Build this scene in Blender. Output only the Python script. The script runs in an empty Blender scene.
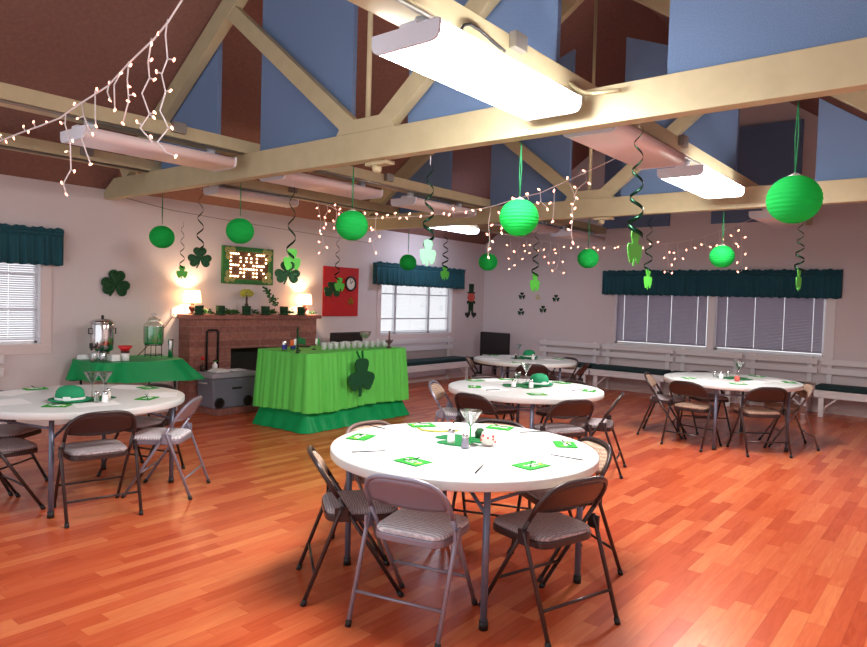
import bpy, bmesh, math, random
from mathutils import Vector, Matrix
R = math.radians
PI = math.pi
random.seed(7)
sc = bpy.context.scene
COL = sc.collection

# ------------------------------------------------------------------ camera
FPX, YAW, PITCH, ROLL = 674.378, 0.676296, -0.0342576, 0.0291764
EYE = Vector((0, 0, 1.58))
CAMF = Vector((-math.sin(YAW)*math.cos(PITCH), math.cos(YAW)*math.cos(PITCH), math.sin(PITCH)))
r0 = Vector((math.cos(YAW), math.sin(YAW), 0)); u0 = r0.cross(CAMF)
CAMR = math.cos(ROLL)*r0 + math.sin(ROLL)*u0
CAMU = -math.sin(ROLL)*r0 + math.cos(ROLL)*u0
cd = bpy.data.cameras.new('camera'); cam = bpy.data.objects.new('camera', cd); COL.objects.link(cam)
cd.sensor_width = 36.0; cd.lens = FPX/867*36.0; cd.clip_start = 0.05; cd.clip_end = 200
m = Matrix.Identity(4)
for i in range(3):
    m[i][0] = CAMR[i]; m[i][1] = CAMU[i]; m[i][2] = -CAMF[i]; m[i][3] = EYE[i]
cam.matrix_world = m
sc.camera = cam

def ray(px, py):
    return CAMR*((px-433.5)/FPX) + CAMU*(-(py-323.5)/FPX) + CAMF
def atx(px, py, X): d = ray(px, py); return EYE + d*((X-EYE.x)/d.x)
def aty(px, py, Y): d = ray(px, py); return EYE + d*((Y-EYE.y)/d.y)
def atz(px, py, Z): d = ray(px, py); return EYE + d*((Z-EYE.z)/d.z)

# ------------------------------------------------------------------ materials
def lin(c):
    return tuple(((v/255)/12.92 if v/255 <= .04045 else ((v/255+.055)/1.055)**2.4) for v in c) + (1,)
class NT:
    def __init__(s, name):
        s.m = bpy.data.materials.new(name); s.m.use_nodes = True
        s.t = s.m.node_tree; s.n = s.t.nodes; s.b = s.n['Principled BSDF']; s.out = s.n['Material Output']
    def new(s, typ, **kw):
        n = s.n.new(typ)
        for k, v in kw.items(): setattr(n, k, v)
        return n
    def link(s, a, b): s.t.links.new(a, b)
    def val(s, node, **kw):
        for k, v in kw.items(): node.inputs[k.replace('_', ' ')].default_value = v
def mat(name, rgb, rough=.5, metal=0, noise=0, nscale=40, bump=0, spec=.5, trans=0, coat=0, stretch=None, emit=None, estr=0):
    q = NT(name); b = q.b
    c = lin(rgb)
    b.inputs['Base Color'].default_value = c; b.inputs['Roughness'].default_value = rough
    b.inputs['Metallic'].default_value = metal; b.inputs['Specular IOR Level'].default_value = spec
    b.inputs['Transmission Weight'].default_value = trans; b.inputs['Coat Weight'].default_value = coat
    if noise or bump:
        tc = q.new('ShaderNodeTexCoord'); nz = q.new('ShaderNodeTexNoise')
        nz.inputs['Scale'].default_value = nscale; nz.inputs['Detail'].default_value = 3
        if stretch:
            mp = q.new('ShaderNodeMapping'); mp.inputs['Scale'].default_value = stretch
            q.link(tc.outputs['Object'], mp.inputs['Vector']); q.link(mp.outputs['Vector'], nz.inputs['Vector'])
        else: q.link(tc.outputs['Object'], nz.inputs['Vector'])
        if noise:
            rp = q.new('ShaderNodeValToRGB')
            rp.color_ramp.elements[0].position = .3; rp.color_ramp.elements[1].position = .7
            rp.color_ramp.elements[0].color = tuple(v*(1-noise) for v in c[:3])+(1,)
            rp.color_ramp.elements[1].color = tuple(min(1, v*(1+noise)) for v in c[:3])+(1,)
            q.link(nz.outputs['Fac'], rp.inputs['Fac']); q.link(rp.outputs['Color'], b.inputs['Base Color'])
        if bump:
            bp = q.new('ShaderNodeBump'); bp.inputs['Strength'].default_value = bump; bp.inputs['Distance'].default_value = .01
            q.link(nz.outputs['Fac'], bp.inputs['Height']); q.link(bp.outputs['Normal'], b.inputs['Normal'])
    if emit:
        b.inputs['Emission Color'].default_value = lin(emit); b.inputs['Emission Strength'].default_value = estr
    return q.m
def translucent(name, rgb, amt=.5, bumpscale=0, rough=.7):
    q = NT(name); c = lin(rgb)
    q.b.inputs['Base Color'].default_value = c; q.b.inputs['Roughness'].default_value = rough
    q.b.inputs['Specular IOR Level'].default_value = .2
    tr = q.new('ShaderNodeBsdfTranslucent'); tr.inputs['Color'].default_value = c
    mx = q.new('ShaderNodeMixShader'); mx.inputs['Fac'].default_value = amt
    q.link(q.b.outputs['BSDF'], mx.inputs[1]); q.link(tr.outputs['BSDF'], mx.inputs[2]); q.link(mx.outputs['Shader'], q.out.inputs['Surface'])
    return q.m
def glassy(name, rgb=(255, 255, 255), mixv=.18, rough=.05):
    q = NT(name)
    tr = q.new('ShaderNodeBsdfTransparent'); tr.inputs['Color'].default_value = lin(rgb)
    gl = q.new('ShaderNodeBsdfGlossy'); gl.inputs['Roughness'].default_value = rough
    mx = q.new('ShaderNodeMixShader')
    lw = q.new('ShaderNodeLayerWeight'); lw.inputs['Blend'].default_value = .35
    ma = q.new('ShaderNodeMath', operation='MULTIPLY_ADD'); ma.inputs[1].default_value = .6; ma.inputs[2].default_value = mixv
    q.link(lw.outputs['Facing'], ma.inputs[0]); q.link(ma.outputs[0], mx.inputs['Fac'])
    q.link(tr.outputs[0], mx.inputs[1]); q.link(gl.outputs[0], mx.inputs[2]); q.link(mx.outputs[0], q.out.inputs['Surface'])
    return q.m

def floor_material():
    q = NT('laminate floor')
    tc = q.new('ShaderNodeTexCoord'); sp = q.new('ShaderNodeSeparateXYZ'); q.link(tc.outputs['Object'], sp.inputs[0])
    def math_(op, a, b=None, c=None):
        n = q.new('ShaderNodeMath', operation=op)
        for i, v in enumerate((a, b, c)):
            if v is None: continue
            if isinstance(v, (int, float)): n.inputs[i].default_value = v
            else: q.link(v, n.inputs[i])
        return n.outputs[0]
    xs = math_('DIVIDE', sp.outputs['X'], .086)
    strip = math_('FLOOR', xs)
    w1 = q.new('ShaderNodeTexWhiteNoise', noise_dimensions='1D'); q.link(strip, w1.inputs['W'])
    ys = math_('ADD', math_('DIVIDE', sp.outputs['Y'], .62), math_('MULTIPLY', w1.outputs['Value'], 7.3))
    blk = math_('FLOOR', ys)
    cv = q.new('ShaderNodeCombineXYZ'); q.link(strip, cv.inputs[0]); q.link(blk, cv.inputs[1])
    w2 = q.new('ShaderNodeTexWhiteNoise', noise_dimensions='2D'); q.link(cv.outputs[0], w2.inputs['Vector'])
    mp = q.new('ShaderNodeMapping'); mp.inputs['Scale'].default_value = (34, 3.2, 1); q.link(tc.outputs['Object'], mp.inputs['Vector'])
    ad = q.new('ShaderNodeVectorMath', operation='ADD'); q.link(mp.outputs[0], ad.inputs[0])
    sc2 = q.new('ShaderNodeVectorMath', operation='SCALE'); q.link(w2.outputs['Color'], sc2.inputs[0]); sc2.inputs['Scale'].default_value = 40
    q.link(sc2.outputs[0], ad.inputs[1])
    nz = q.new('ShaderNodeTexNoise'); nz.inputs['Scale'].default_value = 1.0; nz.inputs['Detail'].default_value = 5; nz.inputs['Distortion'].default_value = 1.2
    q.link(ad.outputs[0], nz.inputs['Vector'])
    v = math_('ADD', math_('MULTIPLY', w2.outputs['Value'], .62), math_('MULTIPLY', nz.outputs['Fac'], .5))
    rp = q.new('ShaderNodeValToRGB'); e = rp.color_ramp.elements
    e[0].position = .12; e[0].color = lin((168, 66, 38)); e[1].position = 1.0; e[1].color = lin((219, 130, 82))
    n = e.new(.45); n.color = lin((194, 88, 52)); n = e.new(.7); n.color = lin((205, 105, 64))
    q.link(v, rp.inputs['Fac'])
    # seams
    fx = math_('FRACT', xs); fy = math_('FRACT', ys)
    s1 = math_('LESS_THAN', fx, .025); s2 = math_('LESS_THAN', fy, .004)
    s = math_('MAXIMUM', s1, s2)
    mx = q.new('ShaderNodeMixRGB', blend_type='MULTIPLY'); q.link(math_('MULTIPLY', s, .35), mx.inputs['Fac'])
    q.link(rp.outputs['Color'], mx.inputs[1]); mx.inputs[2].default_value = (.3, .18, .12, 1)
    q.link(mx.outputs[0], q.b.inputs['Base Color'])
    q.b.inputs['Roughness'].default_value = .26; q.b.inputs['Specular IOR Level'].default_value = .38
    
    return q.m
def stone_material():
    q = NT('fireplace stone')
    tc = q.new('ShaderNodeTexCoord'); mp = q.new('ShaderNodeMapping'); mp.inputs['Rotation'].default_value = (0, R(90), R(90))
    sp = q.new('ShaderNodeSeparateXYZ'); q.link(tc.outputs['Object'], sp.inputs[0])
    cv = q.new('ShaderNodeCombineXYZ')
    sm = q.new('ShaderNodeMath', operation='ADD'); q.link(sp.outputs['X'], sm.inputs[0]); q.link(sp.outputs['Y'], sm.inputs[1])
    q.link(sm.outputs[0], cv.inputs[0]); q.link(sp.outputs['Z'], cv.inputs[1])
    bk = q.new('ShaderNodeTexBrick'); q.link(cv.outputs[0], bk.inputs['Vector'])
    bk.offset_frequency = 2; bk.squash = 1.6; bk.squash_frequency = 3
    q.val(bk, Scale=1.0, Mortar_Size=.006, Bias=0.0, Brick_Width=.42, Row_Height=.095)
    bk.inputs['Color1'].default_value = lin((178, 116, 102)); bk.inputs['Color2'].default_value = lin((140, 88, 80)); bk.inputs['Mortar'].default_value = lin((160, 120, 110))
    nz = q.new('ShaderNodeTexNoise'); nz.inputs['Scale'].default_value = 22; nz.inputs['Detail'].default_value = 6; q.link(tc.outputs['Object'], nz.inputs['Vector'])
    mx = q.new('ShaderNodeMixRGB', blend_type='OVERLAY'); mx.inputs['Fac'].default_value = .5
    q.link(bk.outputs['Color'], mx.inputs[1]); q.link(nz.outputs['Fac'], mx.inputs[2]); q.link(mx.outputs[0], q.b.inputs['Base Color'])
    bp = q.new('ShaderNodeBump'); bp.inputs['Strength'].default_value = .7; bp.inputs['Distance'].default_value = .02
    a = q.new('ShaderNodeMath', operation='MULTIPLY_ADD'); q.link(bk.outputs['Fac'], a.inputs[0]); a.inputs[1].default_value = -1.2; q.link(nz.outputs['Fac'], a.inputs[2])
    q.link(a.outputs[0], bp.inputs['Height']); q.link(bp.outputs['Normal'], q.b.inputs['Normal']); q.b.inputs['Roughness'].default_value = .85
    return q.m
def wave_fabric(name, c1, c2, scale, dist=2.5, rough=.9):
    q = NT(name); tc = q.new('ShaderNodeTexCoord'); wv = q.new('ShaderNodeTexWave', bands_direction='Y')
    q.val(wv, Scale=scale, Distortion=dist, Detail=1.5, Detail_Scale=2.5)
    q.link(tc.outputs['Object'], wv.inputs['Vector'])
    rp = q.new('ShaderNodeValToRGB'); rp.color_ramp.elements[0].color = lin(c1); rp.color_ramp.elements[1].color = lin(c2)
    q.link(wv.outputs['Fac'], rp.inputs['Fac']); q.link(rp.outputs['Color'], q.b.inputs['Base Color'])
    bp = q.new('ShaderNodeBump'); bp.inputs['Strength'].default_value = .4; bp.inputs['Distance'].default_value = .004
    q.link(wv.outputs['Fac'], bp.inputs['Height']); q.link(bp.outputs['Normal'], q.b.inputs['Normal']); q.b.inputs['Roughness'].default_value = rough
    return q.m
def napkin_material():
    q = NT('printed napkin'); tc = q.new('ShaderNodeTexCoord')
    nz = q.new('ShaderNodeTexNoise'); nz.inputs['Scale'].default_value = 26; q.link(tc.outputs['Object'], nz.inputs['Vector'])
    rp = q.new('ShaderNodeValToRGB'); rp.color_ramp.interpolation = 'CONSTANT'
    e = rp.color_ramp.elements; e[0].color = lin((28, 150, 44)); e[1].position = .57; e[1].color = lin((60, 178, 50))
    n = e.new(.66); n.color = lin((200, 205, 60))
    q.link(nz.outputs['Fac'], rp.inputs['Fac']); q.link(rp.outputs['Color'], q.b.inputs['Base Color']); q.b.inputs['Roughness'].default_value = .8
    return q.m

M = {}
M['floor'] = floor_material()
M['stone'] = stone_material()
M['wall'] = mat('painted wall', (216, 206, 208), .85, noise=.03, nscale=60, bump=.12)
M['ceiling'] = mat('brown ceiling board', (132, 94, 84), .9, noise=.12, nscale=30, bump=.1)
M['cream'] = mat('cream painted timber', (180, 168, 134), .55, noise=.05, nscale=8, bump=.03)
M['baffle'] = mat('blue acoustic cloth', (104, 128, 164), .95, noise=.12, nscale=130, bump=.25)
M['white'] = mat('white paint', (226, 222, 224), .45)
M['trimwhite'] = mat('trim paint', (220, 205, 204), .5)
M['alu'] = mat('window aluminium', (225, 225, 228), .35, .4)
M['slat'] = mat('blind slat', (196, 188, 206), .5)
M['slatdark'] = mat('closed blind slat', (150, 144, 166), .5)
M['slatwhite'] = translucent('white blind slat', (240, 240, 244), .5)
M['glass'] = glassy('window glass', mixv=.05)
M['clear'] = glassy('clear glass', (246, 249, 249), .2, .18)
q_ = NT('clear plastic cup'); tr_ = q_.new('ShaderNodeBsdfTransparent'); mx_ = q_.new('ShaderNodeMixShader'); mx_.inputs['Fac'].default_value = .42
q_.b.inputs['Base Color'].default_value = lin((236, 240, 240)); q_.b.inputs['Roughness'].default_value = .2
q_.link(tr_.outputs[0], mx_.inputs[1]); q_.link(q_.b.outputs[0], mx_.inputs[2]); q_.link(mx_.outputs[0], q_.out.inputs['Surface']); M['cup'] = q_.m
M['felt2'] = mat('dark green felt', (8, 76, 40), .95, noise=.15, nscale=80)
M['teal'] = mat('teal valance cloth', (24, 78, 90), .9, noise=.1, nscale=90, bump=.1)
M['fixture'] = mat('fixture enamel', (224, 228, 240), .4)
M['lensoff'] = mat('unlit acrylic lens', (226, 208, 206), .35)
M['lenson'] = mat('lit acrylic lens', (255, 255, 255), .4, emit=(255, 250, 246), estr=44)
M['lendim'] = mat('dim acrylic lens', (240, 244, 255), .4, emit=(225, 232, 255), estr=12)
M['steel'] = mat('galvanised conduit', (150, 145, 138), .4, .7)
M['black'] = mat('black plastic', (20, 19, 20), .5)
M['tabletop'] = mat('moulded table plastic', (216, 219, 218), .42, bump=.02, nscale=200)
M['tableleg'] = mat('grey enamel leg', (104, 108, 128), .35, .3)
M['silver'] = mat('taupe silver enamel', (142, 138, 154), .32, .35)
M['brown'] = mat('dark brown enamel', (60, 47, 47), .3, .25)
M['tan'] = mat('taupe enamel', (128, 108, 102), .35, .25)
M['stripe'] = wave_fabric('wavy striped seat cloth', (190, 188, 198), (250, 249, 252), 16, 3)
M['seatgrey'] = wave_fabric('grey patterned seat cloth', (136, 126, 132), (184, 174, 176), 24, 4)
M['seatbeige'] = wave_fabric('beige patterned cloth', (158, 130, 112), (196, 168, 146), 24, 4)
M['napkin'] = napkin_material()
M['paper'] = mat('white paper', (246, 246, 246), .8)
M['pen'] = mat('black pen', (24, 22, 28), .4)
M['lime'] = translucent('lime table skirt', (112, 226, 100), .25, rough=.55)
M['dkgreen'] = translucent('green plastic cloth', (18, 160, 90), .15, rough=.4)
M['felt'] = mat('green felt', (8, 108, 54), .95, noise=.15, nscale=90)
M['hatgreen'] = mat('green felt hat', (18, 140, 92), .8, noise=.08, nscale=80)
M['tinsel'] = mat('dark green tinsel', (10, 74, 34), .45, .2, noise=.6, nscale=90, bump=1)
M['foil'] = mat('green foil', (40, 190, 70), .28, .6)
M['foildark'] = mat('dark foil ribbon', (10, 52, 34), .25, .75)
M['brightgreen'] = mat('bright green card', (92, 210, 74), .5)
M['palegreen'] = mat('pale green card', (132, 206, 160), .4)
M['lantern'] = translucent('green paper', (36, 200, 92), .45, rough=.8)
M['cord'] = mat('green cord', (16, 112, 66), .7)
M['wire'] = mat('white wire', (236, 226, 226), .5)
M['bulb'] = mat('warm bulb', (255, 220, 200), .4, emit=(255, 165, 130), estr=4.5)
M['marquee'] = mat('marquee bulb', (255, 240, 210), .4, emit=(255, 226, 176), estr=9)
for k in ('bulb', 'marquee'): M[k].cycles.emission_sampling = 'NONE'
M['board'] = mat('brown sign board', (104, 62, 36), .7, noise=.2, nscale=20)
M['signgreen'] = mat('green sign frame', (44, 116, 52), .6, noise=.2, nscale=30)
M['rosette'] = mat('straw rosette', (206, 190, 128), .8)
M['red'] = mat('red board', (190, 26, 28), .7, noise=.05, nscale=40)
M['clockface'] = mat('clock face', (232, 230, 224), .5)
M['shade'] = translucent('lamp shade', (250, 236, 210), .6)
M['shade'].node_tree.nodes['Principled BSDF'].inputs['Emission Color'].default_value = lin((255, 222, 170))
M['shade'].node_tree.nodes['Principled BSDF'].inputs['Emission Strength'].default_value = 2.6
M['lampbase'] = mat('dark red lamp base', (92, 26, 20), .3)
M['chrome'] = mat('polished steel', (210, 208, 208), .12, 1)
M['liquid'] = mat('green drink', (10, 170, 84), .2)
M['redcup'] = mat('red plastic', (214, 30, 34), .4)
M['cooler'] = mat('grey cooler', (122, 126, 142), .5)
M['coolerlid'] = mat('pale cooler lid', (170, 172, 184), .5)
M['cushion'] = mat('dark green cushion', (14, 46, 48), .8)
M['leather'] = mat('black upholstery', (30, 24, 27), .55)
M['foliage'] = mat('garland leaves', (26, 90, 30), .7, noise=.4, nscale=60)
M['minihat'] = mat('mini hat felt', (8, 56, 26), .8)
M['orange'] = mat('orange flag cloth', (232, 110, 50), .8)
M['gold'] = mat('gold', (196, 166, 60), .3, .8)
M['bead'] = mat('yellow green beads', (176, 176, 60), .4)
M['skin'] = mat('pale red card', (210, 92, 80), .7)
M['cable'] = mat('brown cable', (112, 74, 66), .6)
M['wallwire'] = mat('grey wire', (120, 112, 112), .6)
M['blue'] = mat('blue can', (44, 62, 150), .3, .5)
M['ornament'] = mat('red speckled jar', (214, 204, 196), .4, noise=0)
M['dkbrown'] = mat('dark brown wood', (66, 40, 34), .5)

# ------------------------------------------------------------------ mesh building
class B:
    def __init__(s): s.bm = bmesh.new(); s.mats = []; s.cur = 0
    def mat(s, key):
        if key not in s.mats: s.mats.append(key)
        s.cur = s.mats.index(key); return s
    def _f(s, vs, smooth=False):
        try:
            f = s.bm.faces.new(vs); f.material_index = s.cur; f.smooth = smooth; return f
        except ValueError: return None
    def box(s, lo, hi, mtx=None):
        P = [Vector((x, y, z)) for z in (lo[2], hi[2]) for y in (lo[1], hi[1]) for x in (lo[0], hi[0])]
        if mtx: P = [mtx @ p for p in P]
        v = [s.bm.verts.new(p) for p in P]
        for q in ((0, 2, 3, 1), (4, 5, 7, 6), (0, 1, 5, 4), (2, 6, 7, 3), (0, 4, 6, 2), (1, 3, 7, 5)): s._f([v[i] for i in q])
        return s
    def beam(s, a, b, w, h, up=(0, 0, 1)):
        """rectangular bar from a to b: w across, h along up"""
        a = Vector(a); b = Vector(b); d = (b-a).normalized(); upv = Vector(up)
        x = d.cross(upv).normalized(); y = x.cross(d).normalized()
        vs = []
        for p in (a, b):
            for sx, sy in ((-1, -1), (1, -1), (1, 1), (-1, 1)): vs.append(s.bm.verts.new(p + x*(sx*w/2) + y*(sy*h/2)))
        for q in ((3, 2, 1, 0), (4, 5, 6, 7), (0, 1, 5, 4), (1, 2, 6, 5), (2, 3, 7, 6), (3, 0, 4, 7)): s._f([vs[i] for i in q])
        return s
    def tube(s, pts, r, seg=8, closed=False, cap=True):
        pts = [Vector(p) for p in pts]; n = len(pts)
        rs = r if isinstance(r, (list, tuple)) else [r]*n
        rings = []; prev = None
        for i, p in enumerate(pts):
            if closed: t = (pts[(i+1) % n]-pts[i-1])
            else: t = (pts[min(i+1, n-1)]-pts[max(i-1, 0)])
            if t.length < 1e-9: t = Vector((0, 0, 1))
            t.normalize()
            if prev is None:
                a = Vector((0, 0, 1)) if abs(t.z) < .9 else Vector((1, 0, 0))
                nx = t.cross(a).normalized()
            else:
                nx = prev - t*prev.dot(t)
                if nx.length < 1e-6: nx = t.orthogonal()
                nx.normalize()
            prev = nx; ny = t.cross(nx)
            rings.append([s.bm.verts.new(p + (nx*math.cos(2*PI*k/seg) + ny*math.sin(2*PI*k/seg))*rs[i]) for k in range(seg)])
        m_ = n if closed else n-1
        for i in range(m_):
            A = rings[i]; Bq = rings[(i+1) % n]
            for k in range(seg): s._f([A[k], A[(k+1) % seg], Bq[(k+1) % seg], Bq[k]], True)
        if cap and not closed: s._f(rings[0][::-1]); s._f(rings[-1])
        return s
    def cyl(s, a, b, r, seg=12, r2=None): return s.tube([a, b], [r, r if r2 is None else r2], seg)
    def lathe(s, prof, c=(0, 0, 0), seg=32, smooth=True, sx=1, sy=1):
        c = Vector(c); rings = []
        for r, z in prof:
            if r < 1e-6: rings.append([s.bm.verts.new(c + Vector((0, 0, z)))])
            else: rings.append([s.bm.verts.new(c + Vector((r*sx*math.cos(2*PI*k/seg), r*sy*math.sin(2*PI*k/seg), z))) for k in range(seg)])
        for A, Bq in zip(rings, rings[1:]):
            for k in range(seg):
                k2 = (k+1) % seg
                if len(A) == 1 and len(Bq) == 1: continue
                if len(A) == 1: s._f([A[0], Bq[k2], Bq[k]], smooth)
                elif len(Bq) == 1: s._f([A[k], A[k2], Bq[0]], smooth)
                else: s._f([A[k], A[k2], Bq[k2], Bq[k]], smooth)
        return s
    def prism(s, outline, t, mtx=None):
        """outline in local XY, thickness t along local Z"""
        mtx = mtx or Matrix.Identity(4)
        a = [s.bm.verts.new(mtx @ Vector((x, y, 0))) for x, y in outline]
        b = [s.bm.verts.new(mtx @ Vector((x, y, t))) for x, y in outline]
        s._f(a[::-1]); s._f(b); n = len(a)
        for i in range(n): s._f([a[i], a[(i+1) % n], b[(i+1) % n], b[i]])
        return s
    def grid(s, fn, nu, nv, smooth=True, closeu=False):
        V = [[s.bm.verts.new(fn(i/nu, j/nv)) for j in range(nv+1)] for i in range(nu if closeu else nu+1)]
        for i in range(nu):
            i2 = (i+1) % len(V)
            for j in range(nv): s._f([V[i][j], V[i2][j], V[i2][j+1], V[i][j+1]], smooth)
        return s
    def ball(s, c, r, seg=12, rings=8, sz=1):
        return s.lathe([(r*math.sin(PI*i/rings), -r*sz*math.cos(PI*i/rings)) for i in range(rings+1)], c, seg)
    def done(s, name, mats=None, parent=None, bevel=0, solid=0, smooth_angle=None):
        bmesh.ops.recalc_face_normals(s.bm, faces=s.bm.faces)
        me = bpy.data.meshes.new(name); s.bm.to_mesh(me); s.bm.free()
        for k in (s.mats or ([mats] if isinstance(mats, str) else mats)): me.materials.append(M[k])
        o = bpy.data.objects.new(name, me); COL.objects.link(o)
        if parent: o.parent = parent
        if solid:
            md = o.modifiers.new('solidify', 'SOLIDIFY'); md.thickness = solid; md.offset = 0
        if bevel:
            md = o.modifiers.new('bevel', 'BEVEL'); md.width = bevel; md.segments = 2; md.limit_method = 'ANGLE'
        return o
def tag(o, label, cat, group=None, kind='thing'):
    o['label'] = label; o['category'] = cat; o['kind'] = kind
    if group: o['group'] = group
    return o
def thing(name, label, cat, loc=(0, 0, 0), rz=0, group=None):
    o = bpy.data.objects.new(name, None); o.empty_display_size = .1; COL.objects.link(o)
    o.location = loc; o.rotation_euler = (0, 0, rz)
    return tag(o, label, cat, group)
def struct(o, label=None):
    o['kind'] = 'structure'
    if label: o['label'] = label
    return o
def dup(root, loc, rz, label, group=None):
    r = root.copy(); COL.objects.link(r); r.location = loc; r.rotation_euler = (0, 0, rz); r['label'] = label
    if group: r['group'] = group
    for ch in list(root.children):
        c = ch.copy(); COL.objects.link(c); c.parent = r
        for g in list(ch.children):
            d = g.copy(); COL.objects.link(d); d.parent = c
    return r
def bez(p0, p1, p2, n=12):
    p0, p1, p2 = Vector(p0), Vector(p1), Vector(p2)
    return [p0*(1-t)**2 + p1*2*t*(1-t) + p2*t*t for t in [i/n for i in range(n+1)]]

# ------------------------------------------------------------------ room
XL, YB, XR, YF = -8.3, 12.05, 0.55, -1.6
EAVE, XC, SLOPE = 2.81, -3.88, .70
APEX = EAVE + SLOPE*(XC-XL)
b = B(); b.box((XL-.2, YF, -.12), (XR+.2, YB+.2, 0)); struct(b.done('floor', 'floor'))

def wall_cells(b, plane, u0, u1, z0, z1, holes, t):
    """wall boxes around rectangular holes; plane 'x' or 'y' with its position; thickness t outward"""
    us = sorted({u0, u1, *[h[0] for h in holes], *[h[1] for h in holes]}); zs = sorted({z0, z1, *[h[2] for h in holes], *[h[3] for h in holes]})
    for a, c in zip(us, us[1:]):
        for d, e in zip(zs, zs[1:]):
            mu, mz = (a+c)/2, (d+e)/2
            if any(h[0] < mu < h[1] and h[2] < mz < h[3] for h in holes): continue
            if plane[0] == 'x': b.box((plane[1]-t, a, d), (plane[1], c, e))
            else: b.box((a, plane[1], d), (c, plane[1]+t, e))
W1 = (1.08, 3.19, .95, 2.12); W3 = (8.82, 10.92, .93, 2.05)
b = B(); wall_cells(b, ('x', XL), YF, YB+.15, 0, EAVE+.02, [W1, W3], .15); struct(b.done('wall_left', 'wall'))
G1 = (-5.30, -3.60, .87, 2.05); G2 = (-3.49, -1.83, .87, 2.05)
b = B(); wall_cells(b, ('y', YB), XL, XR, 0, EAVE, [G1, G2], .15)
b.prism([(XL, EAVE), (XR, EAVE), (2*XC-XL, EAVE), (XC, APEX)], .15, Matrix.Translation((0, YB+.15, 0)) @ Matrix.Rotation(R(90), 4, 'X'))
struct(b.done('wall_back', 'wall'))
b = B(); b.box((XR, YF, 0), (XR+.12, YB+.15, EAVE-.02)); struct(b.done('wall_right', 'wall'))
b = B()
th = .12
for s in (-1, 1):
    xe = XC + s*(XC-XL+.25); ze = APEX - SLOPE*(XC-XL+.25)
    pr = [(XC, APEX), (xe, ze), (xe, ze+th), (XC, APEX+th)]
    b.prism(pr, YB+.2-YF, Matrix.Translation((0, YB+.2, 0)) @ Matrix.Rotation(R(90), 4, 'X'))
struct(b.done('ceiling', 'ceiling'))
b = B(); b.box((XL, YF, 0), (XL+.018, 4.66, .1)); b.box((XL, 7.1, 0), (XL+.018, YB, .1)); struct(b.done('baseboard_left', 'trimwhite', bevel=.004))
b = B(); b.box((XL+.02, YB-.018, 0), (XR, YB, .1)); struct(b.done('baseboard_back', 'trimwhite', bevel=.004))
b = B(); pts = [atx(*p, XL) for p in [(125, 198), (170, 210), (220, 219), (300, 232), (370, 243)]]
b.tube([p + Vector((.012, 0, 0)) for p in pts], .004, 6); tag(b.done('hanging_wire', 'wallwire'), 'thin grey wire strung along the wall above the fireplace', 'wire')

# windows ------------------------------------------------------------
def window(name, plane, hole, mull, trim, pane_bars, label):
    """aluminium window in a wall hole, with panes, casing"""
    ax, pos = plane; u0, u1, z0, z1 = hole
    def P(u, d, z): return (pos-d, u, z) if ax == 'x' else (u, pos+d, z)     # d = outward depth
    def bx(bb, ua, ub, za, zb, d0, d1):
        a = P(ua, d0, za); c = P(ub, d1, zb)
        bb.box(tuple(min(i, j) for i, j in zip(a, c)), tuple(max(i, j) for i, j in zip(a, c)))
    root = thing(name, label, 'window', (0, 0, 0)); root['kind'] = 'structure'
    fr = B(); w = .035
    for ua, ub, za, zb in ((u0, u1, z0, z0+w), (u0, u1, z1-w, z1), (u0, u0+w, z0, z1), (u1-w, u1, z0, z1)): bx(fr, ua, ub, za, zb, .085, .14)
    for mu in mull: bx(fr, mu-.03, mu+.03, z0, z1, .085, .14)
    for zb in pane_bars: bx(fr, u0, u1, zb-.012, zb+.012, .10, .13)
    fr.done('frame', 'alu', root)
    g = B(); bx(g, u0+w, u1-w, z0+w, z1-w, .11, .114); g.done('pane', 'glass', root)
    if trim:
        t = B(); tw = .11
        for ua, ub, za, zb in ((u0-tw, u1+tw, z0-tw, z0), (u0-tw, u0, z0, z1+tw), (u1, u1+tw, z0, z1+tw), (u0, u1, z1, z1+tw)): bx(t, ua, ub, za, zb, -.014, 0)
        t.done('casing', 'trimwhite', root, bevel=.003)
        t = B(); bx(t, u0, u1, z0, z0+.01, 0, .085); bx(t, u0, u0+.01, z0, z1, 0, .085); bx(t, u1-.01, u1, z0, z1, 0, .085); t.done('reveal', 'white', root)
    return root
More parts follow.
